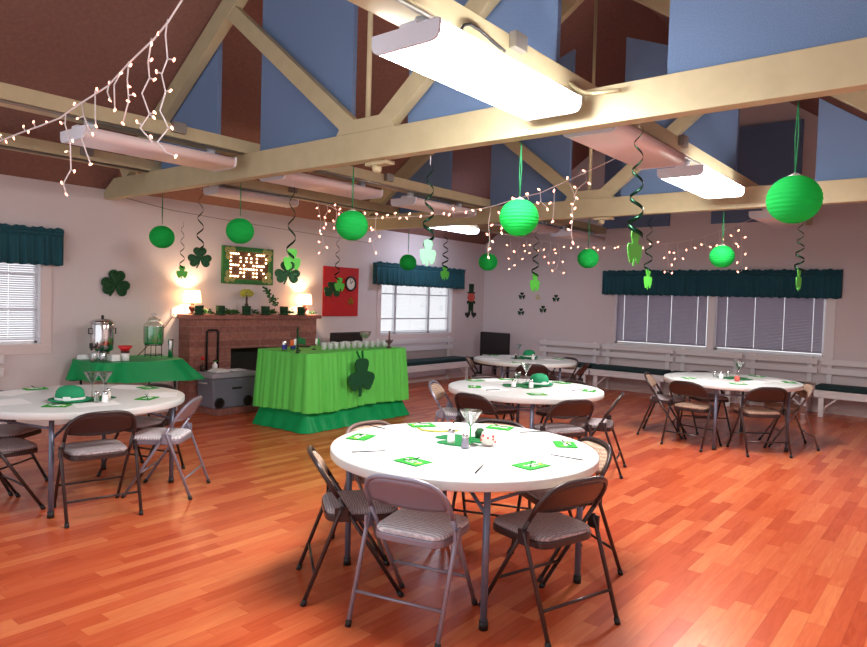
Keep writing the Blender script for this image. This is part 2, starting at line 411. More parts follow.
def blind(label, plane, hole, tilt, cords, m, pitch=.025, depth=.04, gap=.008, zbot=None, zt=None, side=.02, sag=0):
    ax, pos = plane; u0, u1, z0, z1 = hole; u0 += side; u1 -= side
    zb = zbot if zbot is not None else z0+.05
    root = thing('window_blind', label, 'blind')
    edges = [u0] + [c for c in cords] + [u1]
    bb = B(); n = int(((zt or z1)-.05-zb)/pitch); hw = .0125
    for i in range(n):
        z = zb + .03 + pitch*i
        tl = tilt
        cz, cx = math.sin(tl)*hw, math.cos(tl)*hw
        for a, c in zip(edges, edges[1:]):
            a2 = a + (gap/2 if a != u0 else 0); c2 = c - (gap/2 if c != u1 else 0)
            ns = 1
            # a thin tilted slat: quad with small thickness
            for (d1, zz1, d2, zz2) in ((depth-cx, z+cz, depth+cx, z-cz),):
                def P(u, d, zz): return Vector((pos-d, u, zz)) if ax == 'x' else Vector((u, pos+d, zz))
                v = [bb.bm.verts.new(p) for p in (P(a2, d1, zz1), P(c2, d1, zz1), P(c2, d2, zz2), P(a2, d2, zz2))]
                bb._f(v)
    bb.done('slats', m, root, solid=.0008)
    h = B()
    def bx(ua, ub, d0, d1, za, zb_):
        a = (pos-d0, ua, za) if ax == 'x' else (ua, pos+d0, za); c = (pos-d1, ub, zb_) if ax == 'x' else (ub, pos+d1, zb_)
        h.box(tuple(min(i, j) for i, j in zip(a, c)), tuple(max(i, j) for i, j in zip(a, c)))
    bx(u0, u1, depth-.012, depth+.012, zb, zb+.018); h.done('bottom_rail', m, root)
    h = B(); bx(u0, u1, depth-.02, depth+.02, z1-.045, z1-.005); h.done('head_rail', m, root)
    for c in cords:
        t = B(); p = (lambda z: Vector((pos-depth+.016, c, z)) if ax == 'x' else Vector((c, pos+depth-.016, z)))
        t.tube([p(zb), p(z1-.02)], .0016, 5); t.done('ladder_cord', 'wire', root)
    return root
def valance(label, plane, u0, u1, z0, z1, waves, label_group=None):
    ax, pos = plane; rnd = random.Random(waves)
    root = thing('window_valance', label, 'valance')
    L = u1-u0; nu = int(L*90)
    ph = [rnd.uniform(0, 6) for _ in range(6)]
    def off(u, v, amp):
        w = .7*math.sin(u*waves*1.1*PI+ph[0]+2.6*math.sin(u*waves*.55+ph[1])) + .5*math.sin(u*waves*2.9*PI+ph[2]+2*math.sin(u*waves*.8+ph[3])) + .35*math.sin(u*waves*5.3*PI+ph[4])
        return amp*w
    def P(u, d, z):
        return Vector((pos+d, u, z)) if ax == 'x' else Vector((u, pos-d, z))
    def skirt(u, v):
        uu = u0 + L*u; amp = .006 + .02*(1-v)
        d = .085 + off(u, v, amp)
        zz = z0 + (z1-.075-z0)*v + (.006*math.sin(u*waves*5+ph[3]) if v == 0 else 0)
        return P(uu, d, zz)
    bb = B(); bb.grid(skirt, nu, 6); bb.done('skirt', 'teal', root, solid=.003)
    def band(u, v):
        uu = u0 + L*u; d = .085 + off(u, .5, .004) + .012*math.sin(v*PI)
        return P(uu, d, z1-.078 + .04*v)
    bb = B(); bb.grid(band, nu, 4); bb.done('rod_pocket', 'teal', root, solid=.003)
    def head(u, v):
        uu = u0-.01 + (L+.02)*u; d = .085 + off(u*1.3, .5, .02*v+.004)
        return P(uu, d, z1-.04 + (.042+.006*math.sin(u*waves*7+ph[4])+.007*math.sin(u*waves*3.1+ph[5]))*v)
    bb = B(); bb.grid(head, nu, 3); bb.done('header_ruffle', 'teal', root, solid=.003)
    bb = B()
    for u in (u0, u1):
        bb = B(); a = P(u-.003, .0, z0+.01); c = P(u+.003, .085, z1-.01)
        bb.box(tuple(min(i, j) for i, j in zip(a, c)), tuple(max(i, j) for i, j in zip(a, c))); bb.done('side_return', 'teal', root)
    return root
window('window_1', ('x', XL), W1, [2.13], True, [1.35, 1.75], 'bright window with white casing beside the green-hat table')
window('window_2', ('x', XL), W3, [9.3, 10.28], True, [1.22, 1.68], 'sunlit sliding window with white casing behind the bar')
window('window_3', ('y', YB), G1, [], False, [], 'shaded window nearer the room corner in long window pair')
window('window_4', ('y', YB), G2, [], False, [], 'shaded window farther from the room corner in long window pair')
blind('white slatted blind half open over the window by the coffee urn', ('x', XL), W1, R(38), [1.5, 2.1, 2.87], 'slatwhite')
blind('white slatted blind glowing with daylight behind the bar', ('x', XL), W3, R(7), [8.98, 9.65, 10.05, 10.72], 'slatwhite')
blind('closed grey-violet blind on the window nearer the room corner', ('y', YB), G1, R(64), [-5.13, -4.68, -4.25, -3.79], 'slatdark', pitch=.0235, side=.03)
blind('closed grey-violet blind on the window farther from the room corner', ('y', YB), G2, R(64), [-3.3, -2.86, -2.42, -2.0], 'slatdark', pitch=.0235, side=.03)
b = B(); 
for (u0, u1, z0, z1) in ((G1[0]-.02, G2[1]+.12, G1[2]-.07, G1[2]), (G2[1], G2[1]+.14, G1[2], G1[3]), (G1[1], G2[0], G1[2], G1[3])): b.box((u0, YB-.012, z0), (u1, YB, z1))
struct(b.done('trim_1', 'white', bevel=.003))
valance('teal gathered valance over the window by the coffee urn', ('x', XL), .86, 3.39, 1.85, 2.27, 26)
valance('short teal gathered valance over the window behind the bar', ('x', XL), 8.6, 11.22, 1.83, 2.23, 27)
valance('long teal gathered valance over the pair of shaded windows', ('y', YB), -5.53, -1.62, 1.785, 2.235, 38)

# ------------------------------------------------------------------ roof trusses
def truss(Y, label):
    root = thing('roof_truss', label, 'roof truss', (0, Y, 0), 0, 'roof trusses')
    zc0, zc1, hw = 2.69, 2.92, .055
    xl = XL+.004
    bb = B(); bb.prism([(xl, zc0), (2*XC-xl, zc0), (2*XC-xl, zc1-.12), (2*XC-xl-.2, zc1), (xl+.24, zc1), (xl+.03, zc1-.12), (xl, zc1-.15)], 2*hw, Matrix.Translation((0, hw, 0)) @ Matrix.Rotation(R(90), 4, 'X'))
    bb.done('bottom_chord', 'cream', root, bevel=.006)
    for s in (-1, 1):
        a = Vector((XC + s*(XC-XL-.42), 0, EAVE+SLOPE*.42-.15)); d = Vector((-s*1, 0, SLOPE)).normalized()
        e = a + d*((XC-XL-.48)/abs(d.x))
        bb = B(); bb.beam(a, e, .10, .2, (0, 0, 1))
        bb.done('rafter', 'cream', root, bevel=.004)
        bb = B(); bb.beam((XC + s*.16, 0, 2.95), (XC + s*1.93, 0, 4.36), .09, .15, (0, 0, 1)); bb.done('strut', 'cream', root, bevel=.004)
    bb = B(); bb.cyl((XC-.02, 0, 2.925), (XC-.02, 0, APEX-.25), .022, 10); bb.done('king_rod', 'cream', root)
    bb = B(); bb.prism([(XC-.34, 2.921), (XC+.32, 2.921), (XC+.24, 3.03), (XC-.26, 3.03)], .1, Matrix.Translation((0, .05, 0)) @ Matrix.Rotation(R(90), 4, 'X')); bb.done('gusset_block', 'cream', root, bevel=.004)
    return root
truss(3.935, 'cream timber roof truss nearest overhead, carrying the big green lanterns')
truss(7.95, 'cream timber roof truss farther off, above the middle of hall')
# acoustic panels hung on the far face of the trusses
RAILS = {'A': (-7.42, -7.2), 'B': (-5.70, -5.46), 'C': (-2.28, -2.04)}
def roofz(x): return EAVE + SLOPE*(XC-XL-abs(x-XC))
def panel(x0, x1, y, zb, drop, name_label):
    def cap(x): return min(roofz(x)-drop, 4.9)
    if x0 < XC: prof = [(x0, zb), (x1, zb), (x1, cap(min(x1, XC))), (x0, cap(x0))]
    else: prof = [(x0, zb), (x1, zb), (x1, cap(x1)), (x0, cap(x0))]
    for ra, rb in RAILS.values():          # notch round a rail
        ra -= .006; rb += .006
        if ra < x0 < rb: prof = [(rb, zb), prof[1], prof[2], prof[3], (x0, 3.05), (rb, 3.05)]
        elif ra < x1 < rb: prof = [prof[0], (ra, zb), (ra, 3.05), (x1, 3.05), prof[2], prof[3]]
    bb = B(); bb.prism(prof, .05, Matrix.Translation((0, y+.05, 0)) @ Matrix.Rotation(R(90), 4, 'X'))
    o = bb.done('hanging_acoustic_panel', 'baffle', bevel=.004)
    tag(o, name_label, 'acoustic panel', 'blue acoustic panels between the trusses')
PX = [(-7.36, -6.12), (-5.40, -4.16), (-3.53, -2.235), (-1.49, -.25)]
PL = ['nearest the fireplace wall', 'with a slanted top beside the king rod', 'above the big lit lamp', 'farthest from the fireplace wall']
for (x0, x1), l in zip(PX, PL):
    panel(x0, x1, 4.0, 2.93, .12 if x0 < -6 else .34, 'blue cloth acoustic panel on the nearest truss, ' + l)
PL2 = ['lowest by the fireplace wall', 'next to the fireplace wall one', 'left of its king rod', 'right of its king rod']
for (x0, x1), l in zip([(-7.36, -6.2), (-5.47, -4.22), (-3.51, -2.16), (-1.37, -.1)], ['above the bar', 'beside the king rod', 'past the king rod', 'farthest from the bar']):
    panel(x0, x1, 8.015, 2.935, .12 if x0 < -6 else .34, 'blue cloth acoustic panel on the second truss, ' + l)
for (x0, x1), l in zip([(-7.5, -6.4), (-5.58, -4.32), (-3.6, -2.25)], ['nearest the room corner', 'above the room-corner window', 'above the second shaded window']):
    bb = B(); bb.box((x0, YB-.06, 3.03), (x1, YB-.01, min(roofz(x0), roofz(x1))-.15)); tag(bb.done('hanging_acoustic_panel', 'baffle'), 'grey-blue acoustic panel on the gable wall, ' + l, 'acoustic panel', 'blue acoustic panels between the trusses')
# longitudinal light rails lying on the truss chords
RAILL = {'A': 'cream timber rail along the trusses nearest the fireplace wall', 'B': 'cream timber rail above the unlit lamps and coffee urn side', 'C': 'cream timber rail above the two lit lamps'}
for k, (x0, x1) in RAILS.items():
    root = thing('ceiling_rail', RAILL[k], 'timber rail', (0, 0, 0), 0, 'timber rails on the trusses')
    bb = B(); bb.box((x0, YF, 2.924), (x1, 11.9, 3.04)); bb.done('board', 'cream', root, bevel=.004)
    bb = B(); bb.tube([(x1-.02, YF, 2.912), (x1-.02, 3.86, 2.912)], .012, 8); bb.done('conduit', 'steel', root)
    bb = B(); bb.tube([(x1-.02, 4.06, 2.912), (x1-.02, 7.88, 2.912)], .012, 8); bb.done('conduit', 'steel', root)
    for y in (3.12, 5.8):
        bb = B(); bb.box((x1+.002, y, 2.96), (x1+.05, y+.12, 3.05)); bb.done('junction_box', 'steel', root, bevel=.005)
def fixture(x, y0, y1, lit, label, zb=2.75, w=.41):
    root = thing('ceiling_lamp', label, 'ceiling lamp', (x, y0, zb), 0, 'fluorescent lamps on the rails')
    L = y1-y0; n = 24
    pr = [(-w/2, .082), (-w/2, .05), (-w/2+.004, .03), (-w/2+.014, .014), (-w/2+.03, .004), (-w/2+.05, 0)]
    pr = pr + [(x_, 0) for x_ in (-.1, 0, .1)] + [(-x_, z_) for x_, z_ in pr[::-1]]; n = len(pr)-1
    def lens(u, v):
        i = int(round(u*n)); return Vector((pr[i][0], .02+v*(L-.04), pr[i][1]))
    bb = B(); bb.grid(lens, n, 2); bb.done('lens', 'lendim' if lit == 'dim' else 'lenson' if lit else 'lensoff', root, solid=.003)
    out = [(x_*1.01, z_-.003 if z_ < .08 else .09) for x_, z_ in pr]
    for yy in (0, L-.018):
        bb = B(); bb.prism(out, .018, Matrix.Translation((0, yy+.018, 0)) @ Matrix.Rotation(R(90), 4, 'X')); bb.done('end_cap', 'fixture', root)
    bb = B(); bb.box((-w/2+.02, .02, .078), (w/2-.02, L-.02, .0848)); ht = min(.12, 2.90-zb); bb.box((-.05, .02, .0849), (.05, L-.02, max(.0851, ht))); bb.done('housing', 'fixture', root, bevel=.004)
    for yy in (.14, L-.14):
        bb = B(); bb.cyl((0, yy, min(.085, 2.90-zb)), (0, yy, 2.922-zb), .03, 14, .045); bb.done('hanger', 'fixture', root)
    return root
fixture(-2.12, 2.36, 3.76, True, 'large brightly lit fluorescent lamp nearest overhead')
fixture(-2.12, 4.28, 5.62, False, 'unlit pinkish fluorescent lamp between the two lit ones')
fixture(-2.12, 6.1, 7.45, True, 'smaller-looking lit fluorescent lamp beyond the nearest truss')
fixture(-5.57, 2.35, 3.72, False, 'unlit fluorescent lamp behind the string lights, before the nearest truss')
fixture(-5.60, 4.3, 5.72, False, 'unlit fluorescent lamp just past the nearest truss above the bar side')
fixture(-5.60, 6.3, 7.6, False, 'unlit fluorescent lamp close before the second truss')
fixture(-5.60, 8.6, 9.95, False, 'unlit fluorescent lamp beyond the second truss towards the corner')
fixture(-5.60, 10.4, 11.7, False, 'unlit fluorescent lamp at the gable wall end of its rail')
fixture(-7.31, 4.7, 5.95, False, 'unlit fluorescent lamp above the fireplace sign', 2.79, .3)
fixture(-7.31, 9.0, 10.2, 'dim', 'dimly lit fluorescent lamp partly hidden behind the second truss near the corner', 2.83, .28)
fixture(-2.12, 9.3, 10.65, False, 'fluorescent lamp beyond the largest green lantern, before the gable wall')
# cables at the big lamp
b = B(); b.tube([atx(*p, -2.02) for p in [(461, 30), (464, 25), (470, 24), (480, 30), (490, 39), (498, 46), (505, 51)]], .008, 8); tag(b.done('hanging_cable', 'black'), 'black cable looping over the rail at the big lit lamp', 'cable')
b = B(); b.tube([aty(*p, 3.83) for p in [(564, 82), (571, 84), (577, 89), (585, 93), (594, 93), (620, 90)]], .012, 8); tag(b.done('hanging_cable', 'cream'), 'cream conduit curving onto the nearest truss beam', 'cable')
for (px, py, Y, l) in ((371, 164, 3.9, 'cream wooden block under the nearest truss beside a lantern'), (600, 222, 7.9, 'cream wooden block under the second truss')):
    p = aty(px, py, Y); root = thing('hanging_mount_block', l, 'mount', (p.x, Y+.1, 2.69))
    bb = B(); bb.box((-.12, -.05, -.03), (.12, .05, -.001)); bb.done('block', 'cream', root, bevel=.003)
    bb = B(); bb.lathe([(0, -.085), (.03, -.085), (.04, -.06), (.04, -.03), (0, -.03)], (-.03, 0, 0), 14); bb.done('socket', 'cream', root)

# ------------------------------------------------------------------ paper lanterns
def lantern(px, py, Y, label, r=.135):
    p = aty(px, py, Y); root = thing('hanging_paper_lantern', label, 'paper lantern', (p.x, Y, p.z), 0, 'green paper lanterns')
    prof = []; n = 84
    for i in range(n+1):
        a = R(14) + (PI-R(28))*i/n; k = 1 + .012*math.cos(2*PI*i/6)
        prof.append((r*k*math.sin(a), -r*.94*math.cos(a)))
    bb = B(); bb.lathe(prof, (0, 0, 0), 36); bb.done('shade', 'lantern', root)
    bb = B(); bb.tube([(r*.245*math.cos(t), r*.245*math.sin(t), r*.91) for t in [2*PI*i/20 for i in range(20)]], .003, 6, True)
    bb.tube([(-r*.24, 0, r*.91), (0, 0, r*1.05), (r*.24, 0, r*.91)], .002, 5); bb.done('wire_frame', 'wire', root)
    top = 2.688-p.z
    bb = B()
    for s in (-1, 1): bb.tube([(0, 0, r*1.05), (s*.008, 0, (top+r)/2), (0, 0, top)], .0035, 6)
    bb.done('cord', 'cord', root)
    return root
for a in [(162, 237, 4, 'small-looking green paper lantern nearest the coffee urn wall'), (240, 231, 4, 'green paper lantern hanging before the lit bar sign'),
          (352, 225.5, 4, 'green paper lantern hanging in front of the red board side, string lights round it'), (519, 217.5, 4, 'green paper lantern below the big lit lamp, its top glowing'),
          (794, 199.5, 4, 'largest-looking green paper lantern, hanging by the lit far lamp'), (408, 262.5, 8, 'little green paper lantern over the valance behind the bar'),
          (488, 262, 8, 'little green paper lantern in the room corner'), (588, 258.5, 8, 'little green paper lantern between the corner and long valance'),
          (722, 256.5, 8, 'little green paper lantern above the long valance')]: lantern(*a)

# ------------------------------------------------------------------ shamrocks and swirls
def heart(cx, cy, ang, s, n=28):
    """heart leaf with its point at (cx, cy), growing along ang"""
    o = []
    for i in range(n):
        t = 2*PI*i/n
        x = 16*math.sin(t)**3; y = 13*math.cos(t)-5*math.cos(2*t)-2*math.cos(3*t)-math.cos(4*t)
        x *= s/30; y = (y+17)*s/30
        ca, sa = math.cos(ang-PI/2), math.sin(ang-PI/2)
        o.append((cx + x*ca - y*sa, cy + x*sa + y*ca))
    return o
def shamrock_parts(s):
    """outlines of a shamrock of overall width about 2s"""
    L = [heart(0, 0, a, s*.95) for a in (R(90), R(200), R(-20))]
    stem = [(-.05*s, 0), (.06*s, 0), (.0*s, -.5*s), (-.22*s, -.95*s), (-.34*s, -.88*s), (-.14*s, -.45*s)]
    return L, stem
WALLROT = Matrix(((0, 0, 1, 0), (1, 0, 0, 0), (0, 1, 0, 0), (0, 0, 0, 1)))      # local xy -> world yz, z -> +x
BACKROT = Matrix(((1, 0, 0, 0), (0, 0, -1, 0), (0, 1, 0, 0), (0, 0, 0, 1)))     # local xy -> world xz, z -> -y
def round_parts(s):
    def el(a, d, rx, ry): return [(s*(d*math.cos(a) + rx*math.cos(t)*math.cos(a) - ry*math.sin(t)*math.sin(a)), s*(d*math.sin(a) + rx*math.cos(t)*math.sin(a) + ry*math.sin(t)*math.cos(a))) for t in [2*PI*i/22 for i in range(22)]]
    L = [el(R(a), d, rx, ry) for a, d, rx, ry in ((90, .5, .5, .44), (205, .5, .5, .44), (-25, .5, .5, .44), (66, .72, .3, .26), (114, .72, .3, .26), (181, .72, .3, .26), (229, .72, .3, .26), (-1, .72, .3, .26), (-49, .72, .3, .26))]
    return L, [(-.08*s, 0), (.1*s, 0), (.02*s, -.95*s), (-.2*s, -.95*s)]
def shamrock_mesh(bb, s, t, mtx, tinsel=0, matk=None, rnd_=False):
    L, st = round_parts(s) if rnd_ else shamrock_parts(s)
    if matk: bb.mat(matk)
    for k, o in enumerate(L): bb.prism(o, t*(1-.03*k), mtx)
    bb.prism(st, t*.9, mtx)
    if tinsel:
        for o in L: bb.tube([mtx @ Vector((x, y, t)) for x, y in o], tinsel, 6, True)
    return bb
def facing(rz):   # local xy plate standing upright, turned about z
    return Matrix.Rotation(rz, 4, 'Z') @ Matrix.Rotation(R(90), 4, 'X')
p = atx(115, 284, XL+.02)
b = B(); shamrock_mesh(b, .17, .02, Matrix.Translation(p) @ WALLROT @ Matrix.Rotation(R(-8), 4, 'Z'), .02); tag(b.done('hanging_shamrock', 'tinsel'), 'dark green tinsel shamrock on the wall above the coffee urn', 'shamrock decoration')
for (px, py, l) in ((522, 296, 'upper, nearest the room corner'), (538, 297.5, 'tiny pale middle one of the wall group'), (556, 298.5, 'upper, nearest the long window'), (521, 312, 'lower, nearest the room corner'), (543, 309.5, 'lower, nearest the long window')):
    p = aty(px, py, YB-.004); b = B(); shamrock_mesh(b, .085 if px != 538 else .06, .003, Matrix.Translation(p) @ BACKROT, 0)
    tag(b.done('hanging_shamrock', 'minihat' if px != 538 else 'rosette'), ('small green shamrock cut-out on the gable wall, ' if px != 538 else 'small pale shamrock cut-out on the gable wall, ') + l, 'shamrock decoration', 'little shamrocks on the gable wall')
def swirl(pts, Y, label, turns, r, w, fig, figs, top=None, X=None, matk='foildark', figoff=(0, 0)):
    """foil helix between two image points in the plane Y with a card hanging at its end"""
    a = aty(*pts[0], Y) if X is None else atx(*pts[0], X); c = aty(*pts[1], Y) if X is None else atx(*pts[1], X)
    zt = top if top is not None else a.z
    root = thing('hanging_swirl', label, 'swirl decoration', (c.x, c.y, c.z), 0, 'hanging foil swirls')
    H = a.z-c.z
    def hel(u, v):
        ang = turns*2*PI*u; rr = r*(.4+.5*u)
        return Vector((rr*math.cos(ang), rr*math.sin(ang), H*(1-u) - (v-.5)*w*(.3+.6*u)))
    bb = B(); bb.grid(hel, int(turns*16), 1); bb.done('ribbon', matk, root, solid=.0012)
    bb = B(); bb.tube([(0, 0, H), (0, 0, max(H+.01, zt-c.z))], .0018, 5); bb.done('thread', 'wire', root)
    for k, (kind, s, dx, dz) in enumerate(fig):
        bb = B(); shamrock_mesh(bb, s, .004, Matrix.Translation((dx*math.cos(YAW), dx*math.sin(YAW)-.012*k, -s*.75+dz)) @ facing(YAW + (.25 if kind == 'tinsel' else 0.85)) @ Matrix.Scale(1.0 if kind == 'tinsel' else 1.15, 4, (0, 1, 0)), .012*s/.12 if kind == 'tinsel' else 0, None, kind != 'tinsel')
        bb.done('shamrock', kind, root)
    return root
swirl([(181, 222), (182, 268)], 4.3, 'thin foil swirl with a small gold-green card before the mantel lamp', 4, .035, .022, [('brightgreen', .075, 0, 0)], 0, X=-7.7, top=2.6)
swirl([(199, 190), (200, 250)], 4, 'foil swirl with a dark tinsel shamrock left of the bar sign', 3.5, .045, .028, [('tinsel', .115, 0, .0)], 0, top=2.685)
swirl([(293, 187), (291, 258)], 4, 'foil swirl with bright and dark shamrocks right of the bar sign', 3, .05, .032, [('brightgreen', .095, .01, .05), ('tinsel', .11, -.02, -.06)], 0, top=2.685)
swirl([(339, 237), (337, 280)], 0, 'foil swirl with two shamrocks hanging before the red board', 4, .05, .03, [('brightgreen', .1, .04, .0), ('tinsel', .13, -.06, -.06)], 0, X=-7.75, top=2.6)
swirl([(433, 165), (428, 244)], 4, 'large foil swirl with pale green card over the valance behind the bar', 3.5, .055, .036, [('palegreen', .09, 0, 0)], 0, top=2.685)
swirl([(446, 230), (445, 268)], 8, 'small foil swirl with green card beside the valance behind the bar', 4, .06, .03, [('brightgreen', .1, 0, 0)], 0, top=2.685)
swirl([(536, 228), (535, 276)], 8, 'foil swirl with green card in front of the little wall shamrocks', 4, .06, .032, [('brightgreen', .12, 0, 0)], 0, top=2.685)
swirl([(640, 128), (635, 236)], 4, 'long shiny foil swirl with light green card below the unlit pink lamp', 4, .055, .034, [('brightgreen', .1, 0, 0)], 0, top=2.685)
swirl([(652, 215), (648, 272)], 8, 'foil swirl with green card over the near-corner end of long valance', 4, .06, .03, [('brightgreen', .115, 0, 0)], 0, top=2.685)
swirl([(804, 222), (799, 272)], 8, 'foil swirl with green card below the largest-looking lantern', 4, .06, .03, [('brightgreen', .11, 0, 0)], 0, top=2.685)

# ------------------------------------------------------------------ icicle string lights
bulb_mesh = None
def string_lights(label, main, drops, extra, place, br, anchor_note=None, wr=.0035):
    """main: image polyline; drops: image polylines; extra: lone bulbs. place maps an image point to the hanging plane"""
    root = thing('hanging_string_lights', label, 'string lights', (0, 0, 0), 0, 'icicle string lights')
    bb = B()
    P = [place(*p) for p in main]
    bb.tube(P, wr, 6)
    bulbs = []
    for d in drops:
        bb.tube([place(*p) for p in d['w']], wr*.8, 5)
        bulbs += d['b']
    lines = [main] + [d['w'] for d in drops]
    for (x, y) in (bulbs + extra)[:100]:
        best = None
        for ln in lines:
            for (ax_, ay_), (bx_, by_) in zip(ln, ln[1:]):
                l2 = (bx_-ax_)**2 + (by_-ay_)**2 or 1e-9; t = max(0, min(1, ((x-ax_)*(bx_-ax_)+(y-ay_)*(by_-ay_))/l2)); qx, qy = ax_+t*(bx_-ax_), ay_+t*(by_-ay_)
                dd = (qx-x)**2 + (qy-y)**2
                if best is None or dd < best[0]: best = (dd, qx, qy)
        if best[0] > .5: bb.tube([place(best[1], best[2]), place(x, y)], wr*.8, 5)
    bb.done('wire', 'wire', root)
    for i, (x, y) in enumerate((bulbs + extra)[:100]):
        c = place(x, y)
        k = B(); rnd = random.Random(i*7+len(bulbs)); dx = rnd.uniform(-1, 1)
        ax = Vector((dx*math.cos(YAW), dx*math.sin(YAW), rnd.choice((-1, -.6, .3)))).normalized()
        k.tube([c-ax*br*1.3, c-ax*br*.5, c+ax*br*.6, c+ax*br*1.6], [br*.55, br*.8, br*.75, br*.15], 8)
        k.done('bulb', 'bulb', root)
    return root
def z1(lst, ox=0, oy=0, s=2.89): return [(ox+x/s, oy+y/s) for x, y in lst]
D1 = []
for w, bl in (([(485, 55), (478, 100), (484, 170), (467, 215), (478, 265), (462, 320), (487, 370), (455, 410), (480, 440), (505, 450)], [(457, 97), (503, 173), (452, 207), (493, 262), (447, 325), (497, 370), (508, 452)]),
              ([(438, 110), (428, 180), (432, 225), (410, 270), (432, 330), (405, 370), (440, 410)], [(438, 127), (438, 173), (447, 230), (388, 274), (445, 340), (396, 352), (437, 395)]),
              ([(372, 178), (368, 230), (372, 290), (355, 355)], [(378, 188), (373, 250), (370, 292), (355, 357)]),
              ([(352, 205), (330, 245), (332, 320)], [(350, 212), (332, 318)]), ([(318, 232), (310, 265), (320, 292)], [(318, 290), (316, 240)]),
              ([(275, 262), (275, 340), (278, 368)], [(278, 365), (280, 258)]), ([(236, 300), (242, 335), (258, 375), (235, 400), (262, 475)], [(225, 342), (268, 388), (262, 475), (215, 300)]),
              ([(190, 328), (188, 360), (203, 410), (205, 490), (183, 530), (192, 565)], [(176, 355), (210, 407), (192, 438), (215, 495), (178, 528), (192, 562)])):
    D1.append({'w': z1(w), 'b': z1(bl)})
pl1 = lambda x, y: aty(x, y, 2.1)
string_lights('large warm icicle string lights draped before the brown ceiling', [(182, 0), (168, 22), (155, 38), (130, 62), (108, 86), (78, 105), (60, 118), (40, 126), (20, 133), (0, 141), (-30, 148)], D1,
              z1([(136, 353), (97, 353), (68, 366), (82, 381), (40, 400), (18, 410), (1, 392)]), pl1, .0085, wr=.006)
def auto_drop(x, y0, y1, seed, step=7.5, amp=4.5):
    rnd = random.Random(seed); w = [(x, y0)]; bl = []; y = y0; k = rnd.choice((-1, 1)); cx = x
    while y < y1:
        y += step*rnd.uniform(.75, 1.2); k = -k; cx = x + rnd.uniform(-1, 1)*amp*.5
        w.append((cx, min(y, y1))); bl.append((cx + k*amp*.8, min(y, y1)+1))
    return {'w': w, 'b': bl}
s3 = lambda l: [(360+x/5.1, 150+y/5.1) for x, y in l]
s4 = lambda l: [(500+x/5.1, 130+y/5.1) for x, y in l]
D2 = [{'w': [(318, 204), (321, 222), (320, 230), (324, 243), (326, 247), (318, 253)], 'b': [(317, 208), (319, 216), (320, 231), (321, 234), (319, 242), (327, 247.5), (319, 253)]},
      {'w': [(327, 205), (328, 211), (324, 218), (326, 225)], 'b': [(329.5, 211), (325, 217.5), (326, 224), (324, 228)]},
      {'w': [(335, 206), (337, 215), (334, 228)], 'b': [(335, 205), (339, 214), (333.5, 221), (334, 228), (340, 209)]},
      {'w': [(376, 217), (375, 230), (378, 237), (372, 242), (375, 253)], 'b': [(371, 228), (372.5, 230), (379.5, 236.5), (370, 239.5), (376, 253), (370, 241)]},
      {'w': s3([(668, 292), (655, 375), (662, 460), (652, 500), (655, 550)]), 'b': s3([(672, 383), (648, 430), (676, 467), (660, 505), (655, 548)])},
      {'w': s3([(712, 330), (722, 410)]), 'b': s3([(708, 320), (724, 398), (722, 424)])},
      {'w': s4([(140, 335), (145, 355)]), 'b': s4([(138, 326), (68, 350)])},
      {'w': s4([(205, 315), (208, 365), (240, 395)]), 'b': s4([(198, 303), (192, 372), (242, 405)])},
      {'w': s4([(277, 295), (275, 400), (268, 465)]), 'b': s4([(255, 373), (275, 310), (268, 468)])},
      {'w': s4([(350, 255), (375, 320), (385, 350), (365, 400), (372, 450), (362, 520), (370, 570)]), 'b': s4([(343, 245), (382, 292), (392, 347), (368, 378), (382, 400), (365, 435), (350, 508), (372, 576), (362, 470)])},
      {'w': s4([(435, 210), (440, 262), (395, 300), (375, 345)]), 'b': s4([(427, 208), (455, 272)])}]
pl2 = lambda x, y: aty(x, y, 5.2)
string_lights('warm icicle string lights looping past the two middle lanterns', [(316, 203), (330, 206), (345, 214), (365, 219), (380, 218), (400, 217), (425, 216), (455, 212.5), (480, 209), (497, 205), (515, 199), (540, 193), (560, 184), (580, 175), (610, 161), (622, 154.5)], D2,
              s3([(25, 322), (85, 326), (115, 345), (140, 332), (180, 322), (203, 348), (238, 348), (253, 325), (310, 338), (368, 322), (428, 325), (455, 331), (476, 300), (540, 318), (575, 308), (614, 305), (778, 247), (852, 224)]), pl2, .0095)
D3 = [auto_drop(x, y0, y1, i) for i, (x, y0, y1) in enumerate([(511, 236, 268), (519, 237, 258), (527, 238, 252), (542, 241, 250), (550, 242, 262), (558, 244, 272), (667, 244, 272), (678, 243, 258), (692, 240, 249), (706, 236, 246), (719, 231, 245), (733, 226, 250), (742, 223, 271)])]
D3[0]['w'].append((512, 268))
pl3 = lambda x, y: aty(x, y, 10.2)
string_lights('far warm icicle string lights in front of the gable wall', [(503, 234), (520, 237), (540, 240.5), (560, 244), (580, 246), (600, 246.5), (640, 245.5), (662, 244), (680, 242), (700, 238), (720, 231), (740, 224), (757, 217), (771, 211)], D3,
              [(564, 247), (571, 248), (578, 247), (586, 249), (594, 247.5), (598, 250), (604, 248), (615, 248), (618, 247), (628, 248.5), (634, 246), (643, 248), (650, 244), (658, 242)], pl3, .0115)

